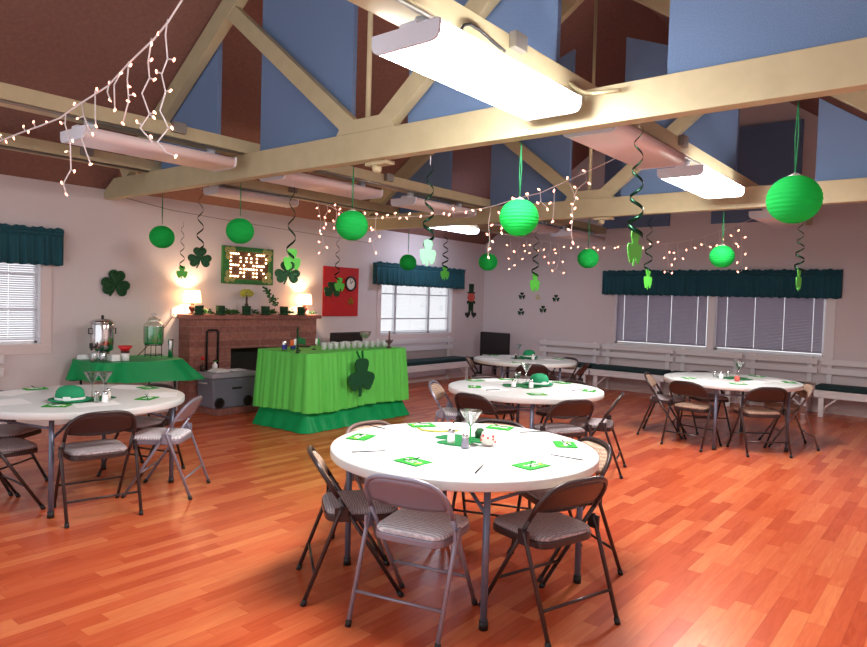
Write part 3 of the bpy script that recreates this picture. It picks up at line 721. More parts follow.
# ------------------------------------------------------------------ wall things
p0 = atx(222, 246, XL+.03); p1 = atx(270, 285, XL+.03)
ya, yb, za, zb = 5.53, 6.40, 1.735, 2.27
sg = thing('hanging_bar_sign', 'green framed sign spelling BAR in glowing bulbs above the fireplace', 'sign', (XL+.002, (ya+yb)/2, (za+zb)/2))
hy, hz = (yb-ya)/2, (zb-za)/2
b = B(); b.box((0, -hy+.05, -hz+.05), (.025, hy-.05, hz-.05)); b.done('board', 'board', sg)
for lo, hi in (((0, -hy, -hz), (.045, hy, -hz+.065)), ((0, -hy, hz-.065), (.045, hy, hz)), ((0, -hy, -hz+.065), (.045, -hy+.1, hz-.065)), ((0, hy-.075, -hz+.065), (.045, hy, hz-.065))):
    b = B(); b.box(lo, hi); b.done('frame_board', 'signgreen', sg, bevel=.004)
for sy, sz in ((-1, 1), (-1, -1), (1, 1), (1, -1)):
    b = B()
    for dy, dz in ((0, 0), (.085, .012), (.015, .085) if sz < 0 else (.015, -.085)):
        cy, cz = sy*(hy-.07-dy*1.0), sz*(hz-.06)+dz*(1 if sz > 0 else 1)
        for k in range(7):
            a = 2*PI*k/7; b.tube([(.05, cy+.028*math.cos(a)+.016*math.cos(t), cz+.028*math.sin(a)+.016*math.sin(t)) for t in [2*PI*i/8 for i in range(8)]], .004, 5, True)
    b.done('rosette', 'rosette', sg)
GL = {'B': ['1111.', '1...1', '1...1', '1111.', '1...1', '1...1', '1111.'], 'A': ['..1..', '.1.1.', '.1.1.', '1...1', '11111', '1...1', '1...1'], 'R': ['1111.', '1...1', '1...1', '1111.', '1.1..', '1..1.', '1...1']}
for li, ch in enumerate('BAR'):
    for r_, row in enumerate(GL[ch]):
        for c_, v in enumerate(row):
            if v != '1': continue
            y = -hy+.135 + li*.222 + c_*.041; z = hz-.105 - r_*.0535
            b = B(); b.ball((.034, y, z), (.0112), 8, 6); b.done('bulb', 'marquee', sg)
# red board, clock
rb = thing('hanging_notice_board', 'plain red board on the wall right of the fireplace', 'board', (XL+.002, 7.83, 1.68))
b = B(); b.box((0, -.40, -.41), (.018, .40, .41)); b.done('panel', 'red', rb, bevel=.003)
b = B(); shamrock_mesh(b, .07, .004, Matrix.Translation((.02, .22, -.16)) @ WALLROT); b.done('paper_shamrock', 'gold', rb)
ck = thing('hanging_clock', 'round black rimmed clock on the red board', 'clock', (XL+.022, 8.03, 1.82))
b = B(); b.tube([(.016, .115*math.cos(t), .115*math.sin(t)) for t in [2*PI*i/32 for i in range(32)]], .016, 8, True); b.done('rim', 'black', ck)
b = B(); b.prism([(.112*math.cos(2*PI*i/32), .112*math.sin(2*PI*i/32)) for i in range(32)], .012, WALLROT); b.done('face', 'clockface', ck)
b = B(); b.beam((.016, 0, 0), (.016, .05, .05), .004, .01); b.beam((.016, 0, 0), (.016, -.02, .085), .004, .007)
for i in range(12):
    a = 2*PI*i/12; b.beam((.014, .085*math.cos(a), .085*math.sin(a)), (.014, .1*math.cos(a), .1*math.sin(a)), .003, .006)
b.done('hands', 'black', ck)
# jointed leprechaun cut-out
p = atx(471, 301, XL+.004)
lp = thing('hanging_paper_figure', 'jointed paper figure in green hat and coat by the room corner', 'paper decoration', (p.x, p.y, p.z))
def card(name, mk, outl, t=.004): bb = B(); bb.prism(outl, t, WALLROT); return bb.done(name, mk, lp)
card('hat', 'minihat', [(-.14, .16), (.14, .16), (.14, .19), (.08, .19), (.09, .36), (-.09, .36), (-.08, .19), (-.14, .19)])
card('beard', 'skin', [(-.1, .16), (.1, .16), (.14, .06), (.07, -.01), (-.07, -.01), (-.14, .06)], .006)
card('coat', 'minihat', [(-.09, .02), (.09, .02), (.16, -.02), (.13, -.07), (.09, -.04), (.08, -.2), (-.08, -.2), (-.09, -.04), (-.13, -.07), (-.16, -.02)], .005)
card('leg', 'minihat', [(-.08, -.2), (-.01, -.2), (-.03, -.3), (-.09, -.3)]); card('leg', 'minihat', [(.08, -.2), (.01, -.2), (.03, -.3), (.09, -.3)])
card('shoe', 'black', [(-.02, -.28), (-.07, -.24), (-.2, -.25), (-.2, -.3), (-.1, -.36)], .006); card('shoe', 'black', [(.02, -.28), (.07, -.24), (.2, -.25), (.2, -.3), (.1, -.36)], .006)

# ------------------------------------------------------------------ fireplace
FX, FY0, FY1, FZ = -8.03, 4.90, 7.08, 1.30
fp = thing('fireplace', 'long low reddish stone fireplace along the wall under the bar sign', 'fireplace', (0, 0, 0))
OY0, OY1, OZ0, OZ1 = 5.53, 6.35, .1, .83
b = B()
for lo, hi in (((XL+.003, FY0, 0), (FX, OY0, FZ-.06)), ((XL+.003, OY1, 0), (FX, FY1, FZ-.06)), ((XL+.003, OY0, OZ1), (FX, OY1, FZ-.06)), ((XL+.003, OY0, 0), (FX, OY1, OZ0))): b.box(lo, hi)
b.done('masonry', 'stone', fp)
b = B(); b.box((XL+.003, FY0-.03, FZ-.06), (FX+.05, FY1+.06, FZ)); b.done('mantel', 'stone', fp, bevel=.006)
b = B(); b.box((FX+.001, FY0+.12, .002), (-7.56, 6.6, .09)); b.done('hearth', 'stone', fp, bevel=.006)
b = B(); b.box((XL+.02, OY0+.001, OZ0+.001), (XL+.03, OY1-.001, OZ1-.001)); b.done('firebox', 'black', fp)
MZ = FZ
def table_lamp(Y, label):
    r = thing('table_lamp', label, 'lamp', (-8.15, Y, MZ), 0, 'table lamps on the mantel')
    b = B(); b.lathe([(0, 0), (.05, 0), (.05, .012), (.03, .02), (.022, .035), (.045, .07), (.05, .09), (.03, .115), (.018, .13), (.028, .14), (.012, .15), (.01, .19), (0, .19)], (0, 0, 0), 20); b.done('base', 'lampbase', r)
    b = B(); b.grid(lambda u, v: Vector(((.115+(.095-.115)*v)*math.cos(2*PI*u), (.115+(.095-.115)*v)*math.sin(2*PI*u), .155+.165*v)), 28, 1, True, True); b.done('lamp_shade', 'shade', r, solid=.002)
    ld = bpy.data.lights.new('lamp_bulb', 'POINT'); ld.energy = 15; ld.color = (1, .66, .38); ld.shadow_soft_size = .03
    lo = bpy.data.objects.new('lamp_bulb', ld); COL.objects.link(lo); lo.location = (0, 0, .24); lo.parent = r
    return r
table_lamp(5.0, 'lit table lamp on the mantel end nearest the drink dispenser')
table_lamp(6.93, 'lit table lamp on the mantel end nearest the red board')
gar = B(); rnd = random.Random(3); HY = [atx(px, 309, -8.0).y for px in (199, 220.5, 246.5, 265.5, 284, 301)] + [5.0, 6.93, atx(247.5, 300, -8.1).y]
for i in range(2600):
    y = FY0+.08 + (FY1-FY0-.1)*rnd.random(); x = -8.1 + rnd.uniform(-.06, .09); z = MZ + .012 + abs(rnd.gauss(0, .02))
    if min(abs(y-h_) for h_ in HY) < .098: continue
    a, t = rnd.uniform(0, 6.3), rnd.uniform(0, .9); s = rnd.uniform(.022, .042)
    d = Vector((math.cos(a)*math.cos(t), math.sin(a)*math.cos(t), abs(math.sin(t)))); n = d.orthogonal().normalized()
    c = Vector((x, y, z)); v = [gar.bm.verts.new(q) for q in (c, c+d*s*.5+n*s*.35, c+d*s, c+d*s*.5-n*s*.35)]; gar._f(v)
o = gar.done('leaf_garland', 'foliage'); tag(o, 'green leafy garland lying along the mantel', 'garland')
for i, (px, l) in enumerate([(199, 'nearest the drink dispenser'), (220.5, 'second from the dispenser end'), (246.5, 'at the foot of the topiary'), (265.5, 'under the trailing ivy'), (284, 'second from the red board end'), (301, 'nearest the red board')]):
    q = atx(px, 309, -8.0)
    r = thing('mini_hat', 'small dark green top hat on the mantel, ' + l, 'hat', (-8.0, q.y, MZ), 0, 'mini top hats on the mantel')
    b = B(); b.lathe([(0, .012), (.056, .012), (.062, .125), (0, .125)], (0, 0, 0), 20); b.done('crown', 'minihat', r)
    b = B(); b.lathe([(0, .002), (.078, .002), (.08, .012), (0, .012)], (0, 0, 0), 22); b.done('brim', 'minihat', r)
    b = B(); b.lathe([(.0575, .014), (.0585, .036)], (0, 0, 0), 20); b.done('band', 'tinsel', r)
q = atx(247.5, 300, -8.1)
r = thing('topiary', 'slim brown topiary stand with flower ball under the bar sign', 'topiary', (-8.12, q.y, MZ))
b = B(); b.lathe([(0, 0), (.05, 0), (.045, .03), (.022, .05), (.02, .12), (.03, .14), (.016, .16), (.014, .25), (0, .26)], (0, 0, 0), 14); b.done('stem', 'dkbrown', r)
b = B(); 
for i in range(40):
    a, t = rnd.uniform(0, 6.3), rnd.uniform(-1, 1); b.ball((.07*math.cos(a)*math.sqrt(1-t*t), .085*math.sin(a)*math.sqrt(1-t*t), .3+.05*t), .02, 6, 4)
b.done('flower_ball', 'bead', r)
b = B(); pp = [atx(*p, -8.05) for p in [(265, 288), (268, 292), (270, 298), (274, 301), (273, 306)]]; b.tube(pp, .006, 6)
for i in range(60):
    c = pp[rnd.randrange(4)]; c = c.lerp(pp[min(4, pp.index(c)+1)], rnd.random()) + Vector((rnd.uniform(-.02, .03), rnd.uniform(-.05, .05), rnd.uniform(-.03, .03)))
    a = rnd.uniform(0, 6.3); d = Vector((.3, math.cos(a), math.sin(a))).normalized(); n = d.orthogonal().normalized(); s = .045
    v = [b.bm.verts.new(k) for k in (c, c+d*s*.5+n*s*.4, c+d*s, c+d*s*.5-n*s*.4)]; b._f(v)
tag(b.done('hanging_ivy_sprig', 'foliage'), 'ivy sprig trailing from the bar sign down to the mantel', 'ivy')

# cooler on hearth
ck = thing('cooler', 'grey wheeled cooler standing on the hearth with pull handle up', 'cooler', (-7.6, 5.31, .092))
b = B(); b.prism([(-.31, .0), (.31, .0), (.335, .39), (-.335, .39)], .38, Matrix(((0, 0, -1, 0), (1, 0, 0, 0), (0, 1, 0, 0), (0, 0, 0, 1)))); b.done('body', 'cooler', ck, bevel=.02)
b = B(); b.box((-.395, -.345, .392), (.012, .345, .46)); b.done('lid', 'coolerlid', ck, bevel=.015)
for y in (-.24, .2):
    b = B(); b.tube([(.014, y+.06*math.cos(t),   .073+.055*math.sin(t)) for t in [2*PI*i/20 for i in range(20)]], .016, 6, True); b.cyl((.0, y, .073), (.02, y, .073), .05, 18); b.done('wheel', 'black', ck)
b = B(); b.tube([(-.405, -.17, .4), (-.405, -.17, .97)] + [(-.405, -.165, .985), (-.405, -.15, 1.0), (-.405, -.02, 1.0), (-.405, -.005, .985)] + [(-.405, 0, .97), (-.405, 0, .4)], .014, 8); b.done('pull_handle', 'black', ck)
b = B(); b.tube([(-.12, -.34, .33), (-.12, -.38, .33), (-.24, -.38, .33), (-.24, -.34, .33)], .012, 8); b.done('side_handle', 'coolerlid', ck)
b = B(); b.box((.011, -.05, .24), (.013, .1, .265)); b.done('nameplate', 'black', ck)
CZ = .092+.46
b = B(); b.box((-7.86, 5.06, CZ+.001), (-7.66, 5.28, CZ+.022)); b.box((-7.84, 5.08, CZ+.0221), (-7.68, 5.25, CZ+.04)); tag(b.done('folded_towel', 'paper', bevel=.008), 'folded white cloth lying on the cooler lid', 'towel')
b = B(); b.box((-7.88, 5.36, CZ+.001), (-7.7, 5.56, CZ+.015)); tag(b.done('paper_sheet', 'paper', bevel=.004), 'white paper sheet lying on the cooler lid beside the cloth', 'paper')
r = thing('spray_bottle', 'white bottle standing on the cooler before its handle', 'bottle', (-7.92, 5.21, CZ+.001))
b = B(); b.lathe([(0, 0), (.035, 0), (.035, .08), (.015, .1), (.015, .12), (0, .12)], (0, 0, 0), 14); b.done('body', 'paper', r)
b = B(); b.box((-.012, -.02, .12), (.012, .04, .145)); b.done('nozzle', 'chrome', r)
r = thing('flower_cup', 'small cup with a red flower at the cooler end', 'flower', (-7.93, 5.03, CZ+.001))
b = B(); b.lathe([(0, 0), (.03, 0), (.036, .08), (0, .08)], (0, 0, 0), 14); b.done('cup', 'dkbrown', r)
b = B(); b.tube([(0, 0, .08), (.005, 0, .15)], .004, 6); b.done('stem', 'foliage', r)
b = B(); b.ball((.005, 0, .175), .028, 10, 6); b.done('bloom', 'redcup', r)

# ------------------------------------------------------------------ drinks side table
st = thing('folding_table', 'small folding table under a dark green plastic cloth by the wall', 'table', (-7.82, 3.98, 0))
b = B(); b.box((-.335, -.455, .735), (.335, .455, .775)); b.done('tabletop', 'tabletop', st, bevel=.008)
for sx in (-1, 1):
    for sy in (-1, 1): b = B(); b.cyl((sx*.30, sy*.42, 0), (sx*.30, sy*.42, .735), .014, 10); b.done('leg', 'black', st)
rnd = random.Random(11)
def cloth(u, v):
    # rounded-rectangle unrolled drape: v 0..1 from hem to top edge, u around
    t = u*2*PI; e = .35
    cx = math.copysign(abs(math.cos(t))**e, math.cos(t)); cy = math.copysign(abs(math.sin(t))**e, math.sin(t))
    k = 1-v; fl = .02 + (-.03*k if cy < -.5 else 0) + k*(.05+.025*math.sin(t*9)+.015*math.sin(t*17+1)) + (.10*k if cy > .5 and cx > .2 else 0)
    drop = .24 + .03*math.sin(t*2+.6)
    if cx > .6 : drop -= .02
    return Vector((cx*(.385+fl*.8), cy*(.505+fl*1.5), .781 - k*drop))
b = B(); b.grid(cloth, 96, 6, True, True)
vs = [b.bm.verts.new(Vector((p.x, p.y, .7815))) for p in [cloth(i/96, 1) for i in range(96)]]; b._f(vs)
o = b.done('tablecloth', 'dkgreen', None); o.location = (-7.82, 3.98, 0); tag(o, 'dark green plastic cloth over the drinks table by the wall', 'tablecloth')
TZ = .783
u = thing('coffee_urn', 'tall polished steel coffee urn on the green drinks table', 'coffee urn', (-7.9, 3.70, TZ))
b = B(); b.lathe([(0, .1), (.1, .1), (.118, .12), (.125, .2), (.125, .40), (.118, .42), (0, .42)], (0, 0, 0), 32); b.done('tank', 'chrome', u)
b = B(); b.lathe([(0, .42), (.13, .42), (.13, .435), (.1, .46), (.03, .475), (0, .475)], (0, 0, 0), 32); b.done('lid', 'chrome', u)
b = B(); b.lathe([(0, .475), (.014, .475), (.016, .51), (0, .515)], (0, 0, 0), 12); b.done('knob', 'black', u)
b = B(); b.lathe([(0, 0), (.095, 0), (.1, .02), (.085, .05), (.085, .1), (0, .1)], (0, 0, 0), 28); b.done('foot', 'chrome', u)
b = B(); b.tube([(.06, -.1, .15), (.09, -.155, .15), (.1, -.17, .12)], .012, 8); b.box((.085, -.185, .14), (.11, -.155, .2)); b.done('spigot', 'black', u)
for s in (-1, 1): b = B(); b.tube([(.0, s*.12, .3), (.0, s*.155, .3), (.0, s*.155, .36), (.0, s*.12, .36)], .008, 6); b.done('side_handle', 'black', u)
d = thing('drink_dispenser', 'glass jar dispenser of green drink on a black stand', 'drink dispenser', (-7.85, 4.30, TZ))
b = B(); 
for k in range(4):
    a = PI/4+k*PI/2; b.tube([(.1*math.cos(a), .1*math.sin(a), 0), (.095*math.cos(a), .095*math.sin(a), .155)], .005, 6)
for z in (.15, .03): b.tube([(.1*math.cos(t), .1*math.sin(t), z) for t in [2*PI*i/24 for i in range(24)]], .005, 6, True)
b.done('stand', 'black', d)
b = B(); b.lathe([(0, .16), (.11, .16), (.117, .18), (.117, .38), (.11, .41), (.07, .43), (.07, .45)], (0, 0, 0), 28); b.done('jar', 'clear', d)
b = B(); b.lathe([(0, .164), (.106, .164), (.112, .18), (.112, .375), (0, .375)], (0, 0, 0), 28); b.done('drink', 'liquid', d)
b = B(); b.lathe([(.078, .45), (.078, .46), (.05, .49), (.02, .5), (.02, .51), (.032, .53), (0, .545)], (0, 0, 0), 24); b.done('lid', 'clear', d)
b = B(); b.cyl((.11, 0, .2), (.15, 0, .2), .012, 10); b.box((.135, -.006, .2), (.15, .006, .24)); b.done('spigot', 'chrome', d)
b = B(); b.lathe([(0, 0), (.032, 0), (.028, .1), (.034, .2), (.03, .225), (0, .225)], (-7.75, 4.47, TZ), 18); tag(b.done('steel_vase', 'chrome'), 'slim steel flask standing beside the drink dispenser', 'flask')
r = thing('sugar_caddy', 'white jar topped with red plastic cup beside coffee urn', 'jar', (-7.62, 3.83, TZ))
b = B(); b.lathe([(0, 0), (.045, 0), (.045, .085), (0, .085)], (0, 0, 0), 18); b.done('jar', 'paper', r)
b = B(); b.lathe([(0, .11), (.04, .11), (.085, .17), (.083, .17), (.04, .115)], (0, 0, 0), 20); b.done('cup', 'redcup', r)
b = B(); b.lathe([(.045, .085), (.05, .11), (0, .11)], (0, 0, 0), 14); b.done('spout', 'dkbrown', r)
b = B(); b.box((-7.7, 3.66, TZ), (-7.58, 3.76, TZ+.075)); tag(b.done('napkin_box', 'paper', bevel=.006), 'small white box between the glass jars and red cup', 'box')
for i, (dx, dy, l) in enumerate([(-7.66, 3.50, 'nearest the stack of napkins'), (-7.62, 3.58, 'next to the small white box'), (-7.76, 3.57, 'closest under the coffee urn')]):
    b = B(); b.lathe([(0, .001), (.036, .001), (.04, .02), (.04, .09), (.034, .1), (.034, .105), (.031, .105), (.031, .098), (.036, .088), (.036, .02), (0, .008)], (dx, dy, TZ), 18); tag(b.done('glass_jar', 'clear'), 'empty clear glass jar on the drinks table, ' + l, 'jar', 'glass jars on the drinks table')
b = B()
for i in range(6): b.lathe([(0, 0), (.09-.004*i, .002), (.084, .008), (0, .008)], (-8.03, 3.56+.004*(i % 2), TZ+.008*i), 24)
b2 = b.done('paper_plate', 'paper'); tag(b2, 'low pile of white paper plates at the drinks table end', 'plates')
b = B(); b.tube([atx(*p, -8.27) for p in [(174, 314)]] + bez(atx(174, 314, -8.27), atx(166, 328, -8.2), Vector((-8.0, 4.18, TZ+.01)), 10)[1:], .006, 6); tag(b.done('extension_cord', 'cable'), 'brown cord from the mantel socket down to the drinks table', 'cord')
p = atx(173.5, 313, XL); b = B(); b.box((XL+.001, p.y-.035, p.z-.055), (XL+.012, p.y+.035, p.z+.055)); tag(b.done('outlet_plate', 'white', bevel=.003), 'white outlet plate on the wall beside the mantel', 'outlet')

# ------------------------------------------------------------------ bar
BZ = .92
BX0, BX1, BY0, BY1 = -6.93, -6.03, 5.15, 6.95
cx, cy = (BX0+BX1)/2, (BY0+BY1)/2; hx, hy = (BX1-BX0)/2, (BY1-BY0)/2
br = thing('bar_table', 'raised bar table wrapped in lime skirt before the fireplace', 'bar table', (cx, cy, 0), R(2.5))
b = B(); b.box((-hx+.02, -hy+.02, BZ-.045), (hx-.02, hy-.02, BZ-.003)); b.done('tabletop', 'tabletop', br, bevel=.006)
for sx in (-1, 1):
    for sy in (-1, 1): b = B(); b.cyl((sx*(hx-.1), sy*(hy-.15), 0), (sx*(hx-.1), sy*(hy-.15), BZ-.046), .016, 10); b.done('leg', 'tableleg', br)
def perim(u, ex, ey, rc=.05):
    """point and normal on a rounded rectangle, u in 0..1"""
    Lx, Ly = 2*(ex-rc), 2*(ey-rc); Q = PI*rc/2; T = 2*Lx+2*Ly+4*Q; s = (u % 1)*T
    for (a, kind, ln) in ((0, 'L', Ly), (0, 'C', Q), (1, 'L', Lx), (1, 'C', Q), (2, 'L', Ly), (2, 'C', Q), (3, 'L', Lx), (3, 'C', Q)):
        if s <= ln or (a == 3 and kind == 'C'):
            t = s/ln
            if kind == 'L':
                if a == 0: return Vector((ex, -ey+rc+t*Ly)), Vector((1, 0))
                if a == 1: return Vector((ex-rc-t*Lx, ey)), Vector((0, 1))
                if a == 2: return Vector((-ex, ey-rc-t*Ly)), Vector((-1, 0))
                return Vector((-ex+rc+t*Lx, -ey)), Vector((0, -1))
            an = a*PI/2 + t*PI/2; c = [(ex-rc, ey-rc), (-ex+rc, ey-rc), (-ex+rc, -ey+rc), (ex-rc, -ey+rc)][a]
            n = Vector((math.cos(an), math.sin(an))); return Vector(c)+n*rc, n
        s -= ln
rp = random.Random(5); ph = [rp.uniform(0, 6.3) for _ in range(8)]
def pleat(u):
    t = u*2*PI
    return .6*math.sin(11*t+ph[4])*math.sin(4*t+ph[5]) + .55*math.sin(23*t+ph[6]+2*math.sin(2*t+ph[7])) + .5*math.sin(58*t+2.2*math.sin(5*t+ph[0])) + .5*math.sin(33*t+ph[1]+1.5*math.sin(3*t+ph[2])) + .35*math.sin(17*t+ph[3])
def skirt(u, v):
    p, n = perim(u, hx+.008, hy+.008); k = 1-v
    d = .006 + .045*k + pleat(u)*(.003+.019*min(1, k*1.6))
    q = p + n*d; return Vector((q.x, q.y, BZ - .002 - k*(BZ-.23+.012*math.sin(u*2*PI*4))))
b = B(); b.grid(skirt, 700, 12, True, True)
sk = b.done('table_skirt', 'lime', None); sk.location = (cx, cy, 0); sk.rotation_euler = (0, 0, R(2.5)); tag(sk, 'pleated lime green plastic skirt hung round the bar table', 'table skirt')
def under(u, v):
    p, n = perim(u, hx-.012, hy-.012); k = 1-v
    kk = max(0, (k-.77)/.23); d = -.004 + .10*kk + .016*kk*pleat(u*.5+.1); q = p+n*d
    return Vector((q.x, q.y, .006 + (BZ-.06)*v))
b = B(); b.grid(under, 500, 8, True, True)
uc = b.done('tablecloth', 'dkgreen', None); uc.location = (cx, cy, 0); uc.rotation_euler = (0, 0, R(2.5)); tag(uc, 'darker green cloth showing below the lime bar skirt', 'tablecloth')
b = B(); vs = [b.bm.verts.new(Vector((p.x, p.y, BZ+.001))) for p, n in [perim(i/120, hx+.01, hy+.01) for i in range(120)]]; b._f(vs)
tc_ = b.done('table_topper', 'lime', None, solid=.002); tc_.location = (cx, cy, 0); tc_.rotation_euler = (0, 0, R(2.5)); tag(tc_, 'lime green plastic sheet covering the bar top', 'tablecloth')
TB = BZ+.003
p = atx(360, 376, BX1+.10)
sh = thing('hanging_felt_shamrock', 'big dark green felt shamrock hung on the bar skirt front', 'shamrock decoration', (BX1+.125, p.y, p.z))
b = B()
def lobe(a, d, rx, ry): return [(d*math.cos(a) + rx*math.cos(t)*math.cos(a) - ry*math.sin(t)*math.sin(a), d*math.sin(a) + rx*math.cos(t)*math.sin(a) + ry*math.sin(t)*math.cos(a)) for t in [2*PI*i/28 for i in range(28)]]
for k, (a, d_, rx, ry) in enumerate(((90, .13, .13, .115), (70, .18, .085, .07), (110, .18, .085, .07), (205, .13, .13, .115), (-25, .13, .13, .115), (188, .19, .08, .07), (-8, .19, .08, .07), (225, .18, .085, .07), (-45, .18, .085, .07))): b.prism(lobe(R(a), d_*.86, rx*.86, ry*.9), .012-.0004*k, WALLROT)
b.prism([(-.02, 0), (.03, 0), (.0, -.25), (-.05, -.25)], .009, WALLROT); b.done('shamrock', 'felt2', sh)
b = B(); 
for s in (-1, 1): b.beam((.0, s*.02, .2), (-.045, s*.05, BZ-p.z+.004), .006, .028, (1, 0, 0))
b.done('ribbon', 'felt', sh)
cups = [(x, 337.5+(x-325)*.01) for x in range(324, 400, 6)]
gi = 0; protoc = None
for row, dx in ((0, 0), (1, .1)):
    for i, (px, _) in enumerate(cups):
        if row == 1 and i % 2 == 0: continue
        q = atx(px+3*row, 346, BX1-.28-dx)
        if q.y > BY1-.05: continue
        if protoc is None:
            b = B(); b.lathe([(0, .001), (.03, .001), (.036, .09), (.034, .09), (.028, .005), (0, .005)], (0, 0, 0), 16); protoc = b.done('drinking_glass', 'cup'); o = protoc
        else: o = protoc.copy(); COL.objects.link(o)
        o.location = (BX1-.28-dx, q.y, TB); tag(o, 'short clear glass in the rows along the bar top', 'glass', 'glasses on the bar')
for px, l in ((284.5, 'nearer the fireplace end'), (293, 'beside the little flags')):
    q = atx(px, 345, -6.45); r = thing('drink_can', 'blue and silver drink can on the bar, ' + l, 'can', (-6.45, q.y, TB), 0, 'cans on the bar')
    b = B(); b.lathe([(0, 0), (.026, 0), (.032, .01), (.032, .11), (.026, .122), (0, .12)], (0, 0, 0), 18); b.done('body', 'chrome', r)
    b = B(); b.lathe([(.0325, .02), (.0325, .075)], (0, 0, 0), 18); b.done('label_band', 'blue', r)
def flag(px, py, name, label, bands, h, w, tilt, Xp):
    q = atx(px, py, Xp); r = thing('table_flag', label, 'flag', (Xp, q.y, TB), 0, 'little flags on the bar')
    b = B(); b.lathe([(0, 0), (.025, 0), (.025, .012), (0, .016)], (0, 0, 0), 12); b.done('base', 'black', r)
    b = B(); b.tube([(0, 0, .01), (0, tilt*h, h)], .003, 6); b.done('pole', 'dkbrown', r)
    for i, mk in enumerate(bands):
        b = B(); b.grid(lambda u, v: Vector((.006*math.sin(u*3+i), tilt*h*.8 + (w*(i+u)/len(bands))*(1 if w > 0 else 1), h-.005-.075*(1-v)-.25*abs(w)*(i+u)/len(bands))), 4, 3); b.done('cloth', mk, r, solid=.001)
flag(299, 346, 'a', 'little flag of orange, white and green beside the cans', ['foil', 'paper', 'orange'], .17, -.13, .02, -6.32)
flag(297.5, 350, 'b', 'little green flag on a dark pole at the bar corner', ['felt', 'felt'], .19, .12, .02, -6.15)
flag(314, 345, 'c', 'little pale flag with green emblem beside the glasses', ['paper', 'foil'], .15, .08, .15, -6.4)
q = atx(297, 352, -6.08); b = B(); b.beam((-6.075, q.y, TB+.001), (-6.075, q.y, TB+.3), .018, .018, (1, 0, 0)); tag(b.done('paddle_stick', 'minihat'), 'upright dark green stick at the bar corner', 'stick')
q = atx(389, 350, -6.12); r = thing('bottle_figure', 'small brown figurine bottle at the window end of the bar', 'figurine', (-6.12, q.y, TB))
b = B(); b.lathe([(0, 0), (.035, 0), (.035, .01), (.012, .03), (.02, .06), (.045, .08), (.03, .1), (.012, .12), (0, .12)], (0, 0, 0), 14); b.done('body', 'dkbrown', r)
b = B(); b.cyl((0, 0, .12), (0, 0, .23), .011, 10); b.done('neck', 'board', r)
b = B(); b.tube([(0, -.07, .1), (0, 0, .085), (0, .07, .1)], .012, 8); b.done('arms', 'dkbrown', r)
q = atx(365, 345, -6.6); b = B(); b.lathe([(0, .002), (.04, .004), (.07, .05), (.085, .1), (.082, .1), (.065, .05), (0, .012)], (-6.6, q.y, TB+.1), 22); b.lathe([(0, .001), (.05, .001), (.01, .02), (.01, .1)], (-6.6, q.y, TB), 16); tag(b.done('glass_bowl', 'clear'), 'footed clear glass bowl behind the row of glasses', 'bowl')
for px, py, s, l in ((304, 347, .08, 'nearer the flags'),):
    q = atz(px, py, TB); r = B(); r.lathe([(0, .001), (s, .001), (s*1.1, .012), (s*1.05, .012), (s*.95, .006), (0, .006)], (min(q.x, -6.2), q.y, TB), 24); tag(r.done('serving_tray', 'minihat'), 'dark green round tray on the bar, ' + l, 'tray')

# ------------------------------------------------------------------ benches and armchairs
def bench(L, label, loc, rz, group='white slatted benches'):
    """local: seat runs along x, front towards -y, back at y=0"""
    r = thing('bench', label, 'bench', loc, rz, group)
    b = B(); b.box((-L/2, -.52, .36), (L/2, -.08, .40)); b.box((-L/2, -.52, .29), (L/2, -.495, .36)); b.done('seat', 'white', r, bevel=.005)
    for z0, z1 in ((.755, .845), (.615, .705)): b = B(); b.box((-L/2+.01, -.055, z0), (L/2-.01, -.035, z1)); b.done('back_rail', 'white', r, bevel=.004)
    for s in (-1, 1):
        x = s*(L/2-.12); b = B(); b.beam((x, -.02, .0), (x, -.02, .87), .07, .03, (0, 1, 0)); b.done('back_post', 'white', r, bevel=.004)
        x = s*(L/2-.10); b = B(); b.box((x-.035, -.5, 0), (x+.035, -.465, .36)); b.done('leg', 'white', r, bevel=.004)
        b = B(); b.beam((x-s*.03, -.48, .13), (x-s*.27, -.48, .35), .02, .035, (0, 1, 0)); b.done('brace', 'white', r)
    return r
def cushion(L, label, loc, rz):
    b = B(); b.box((-L/2, -.5, .402), (L/2, -.1, .475)); o = b.done('bench_cushion', 'cushion', bevel=.025); o.location = loc; o.rotation_euler = (0, 0, rz)
    return tag(o, label, 'cushion', 'dark bench cushions')
for x0, x1, l in ((-6.85, -5.53, 'behind the corner round table'), (-5.50, -4.13, 'under the window nearer the corner'), (-4.10, -2.98, 'behind the table below the windows'), (-2.95, -1.88, 'under the window farther from the corner'), (-1.85, -.5, 'past the long windows at the far end')):
    bench(x1-x0, 'white slatted bench along the gable wall, ' + l, ((x0+x1)/2, YB-.03, 0), 0)
    cushion(x1-x0-.02, 'dark green cushion on the gable wall bench ' + l, ((x0+x1)/2, YB-.03, 0), 0)
bench(2.3, 'white slatted bench under the sunlit window behind the bar', (XL+.03, 9.75, 0), R(90)); cushion(2.26, 'dark green cushion on the bench under the sunlit window', (XL+.03, 9.75, 0), R(90))
bench(2.1, 'white slatted bench end at the wall beside green-hat table', (XL+.03, 1.75, 0), R(90)); cushion(2.06, 'dark cushion on the bench beside the green-hat table', (XL+.03, 1.75, 0), R(90))
def armchair(loc, rz, label, m, top, w):
    r = thing('lounge_chair', label, 'chair', loc, rz, 'dark upholstered chairs by the wall')
    h = w/2
    b = B(); b.box((-h+.04, -.55, .32), (h-.04, -.08, .46)); b.done('seat', m, r, bevel=.03)
    b = B(); b.box((-h, -.1, .5), (h, -.03, top)); b.done('backrest', m, r, bevel=.02)
    for s in (-1, 1):
        for y in (-.5, -.08): b = B(); b.box((s*h-.02*(1+s), y, 0), (s*h+.02*(1-s), y+.04, .45 if y < -.2 else .6)); b.done('leg', 'black', r)
    return r
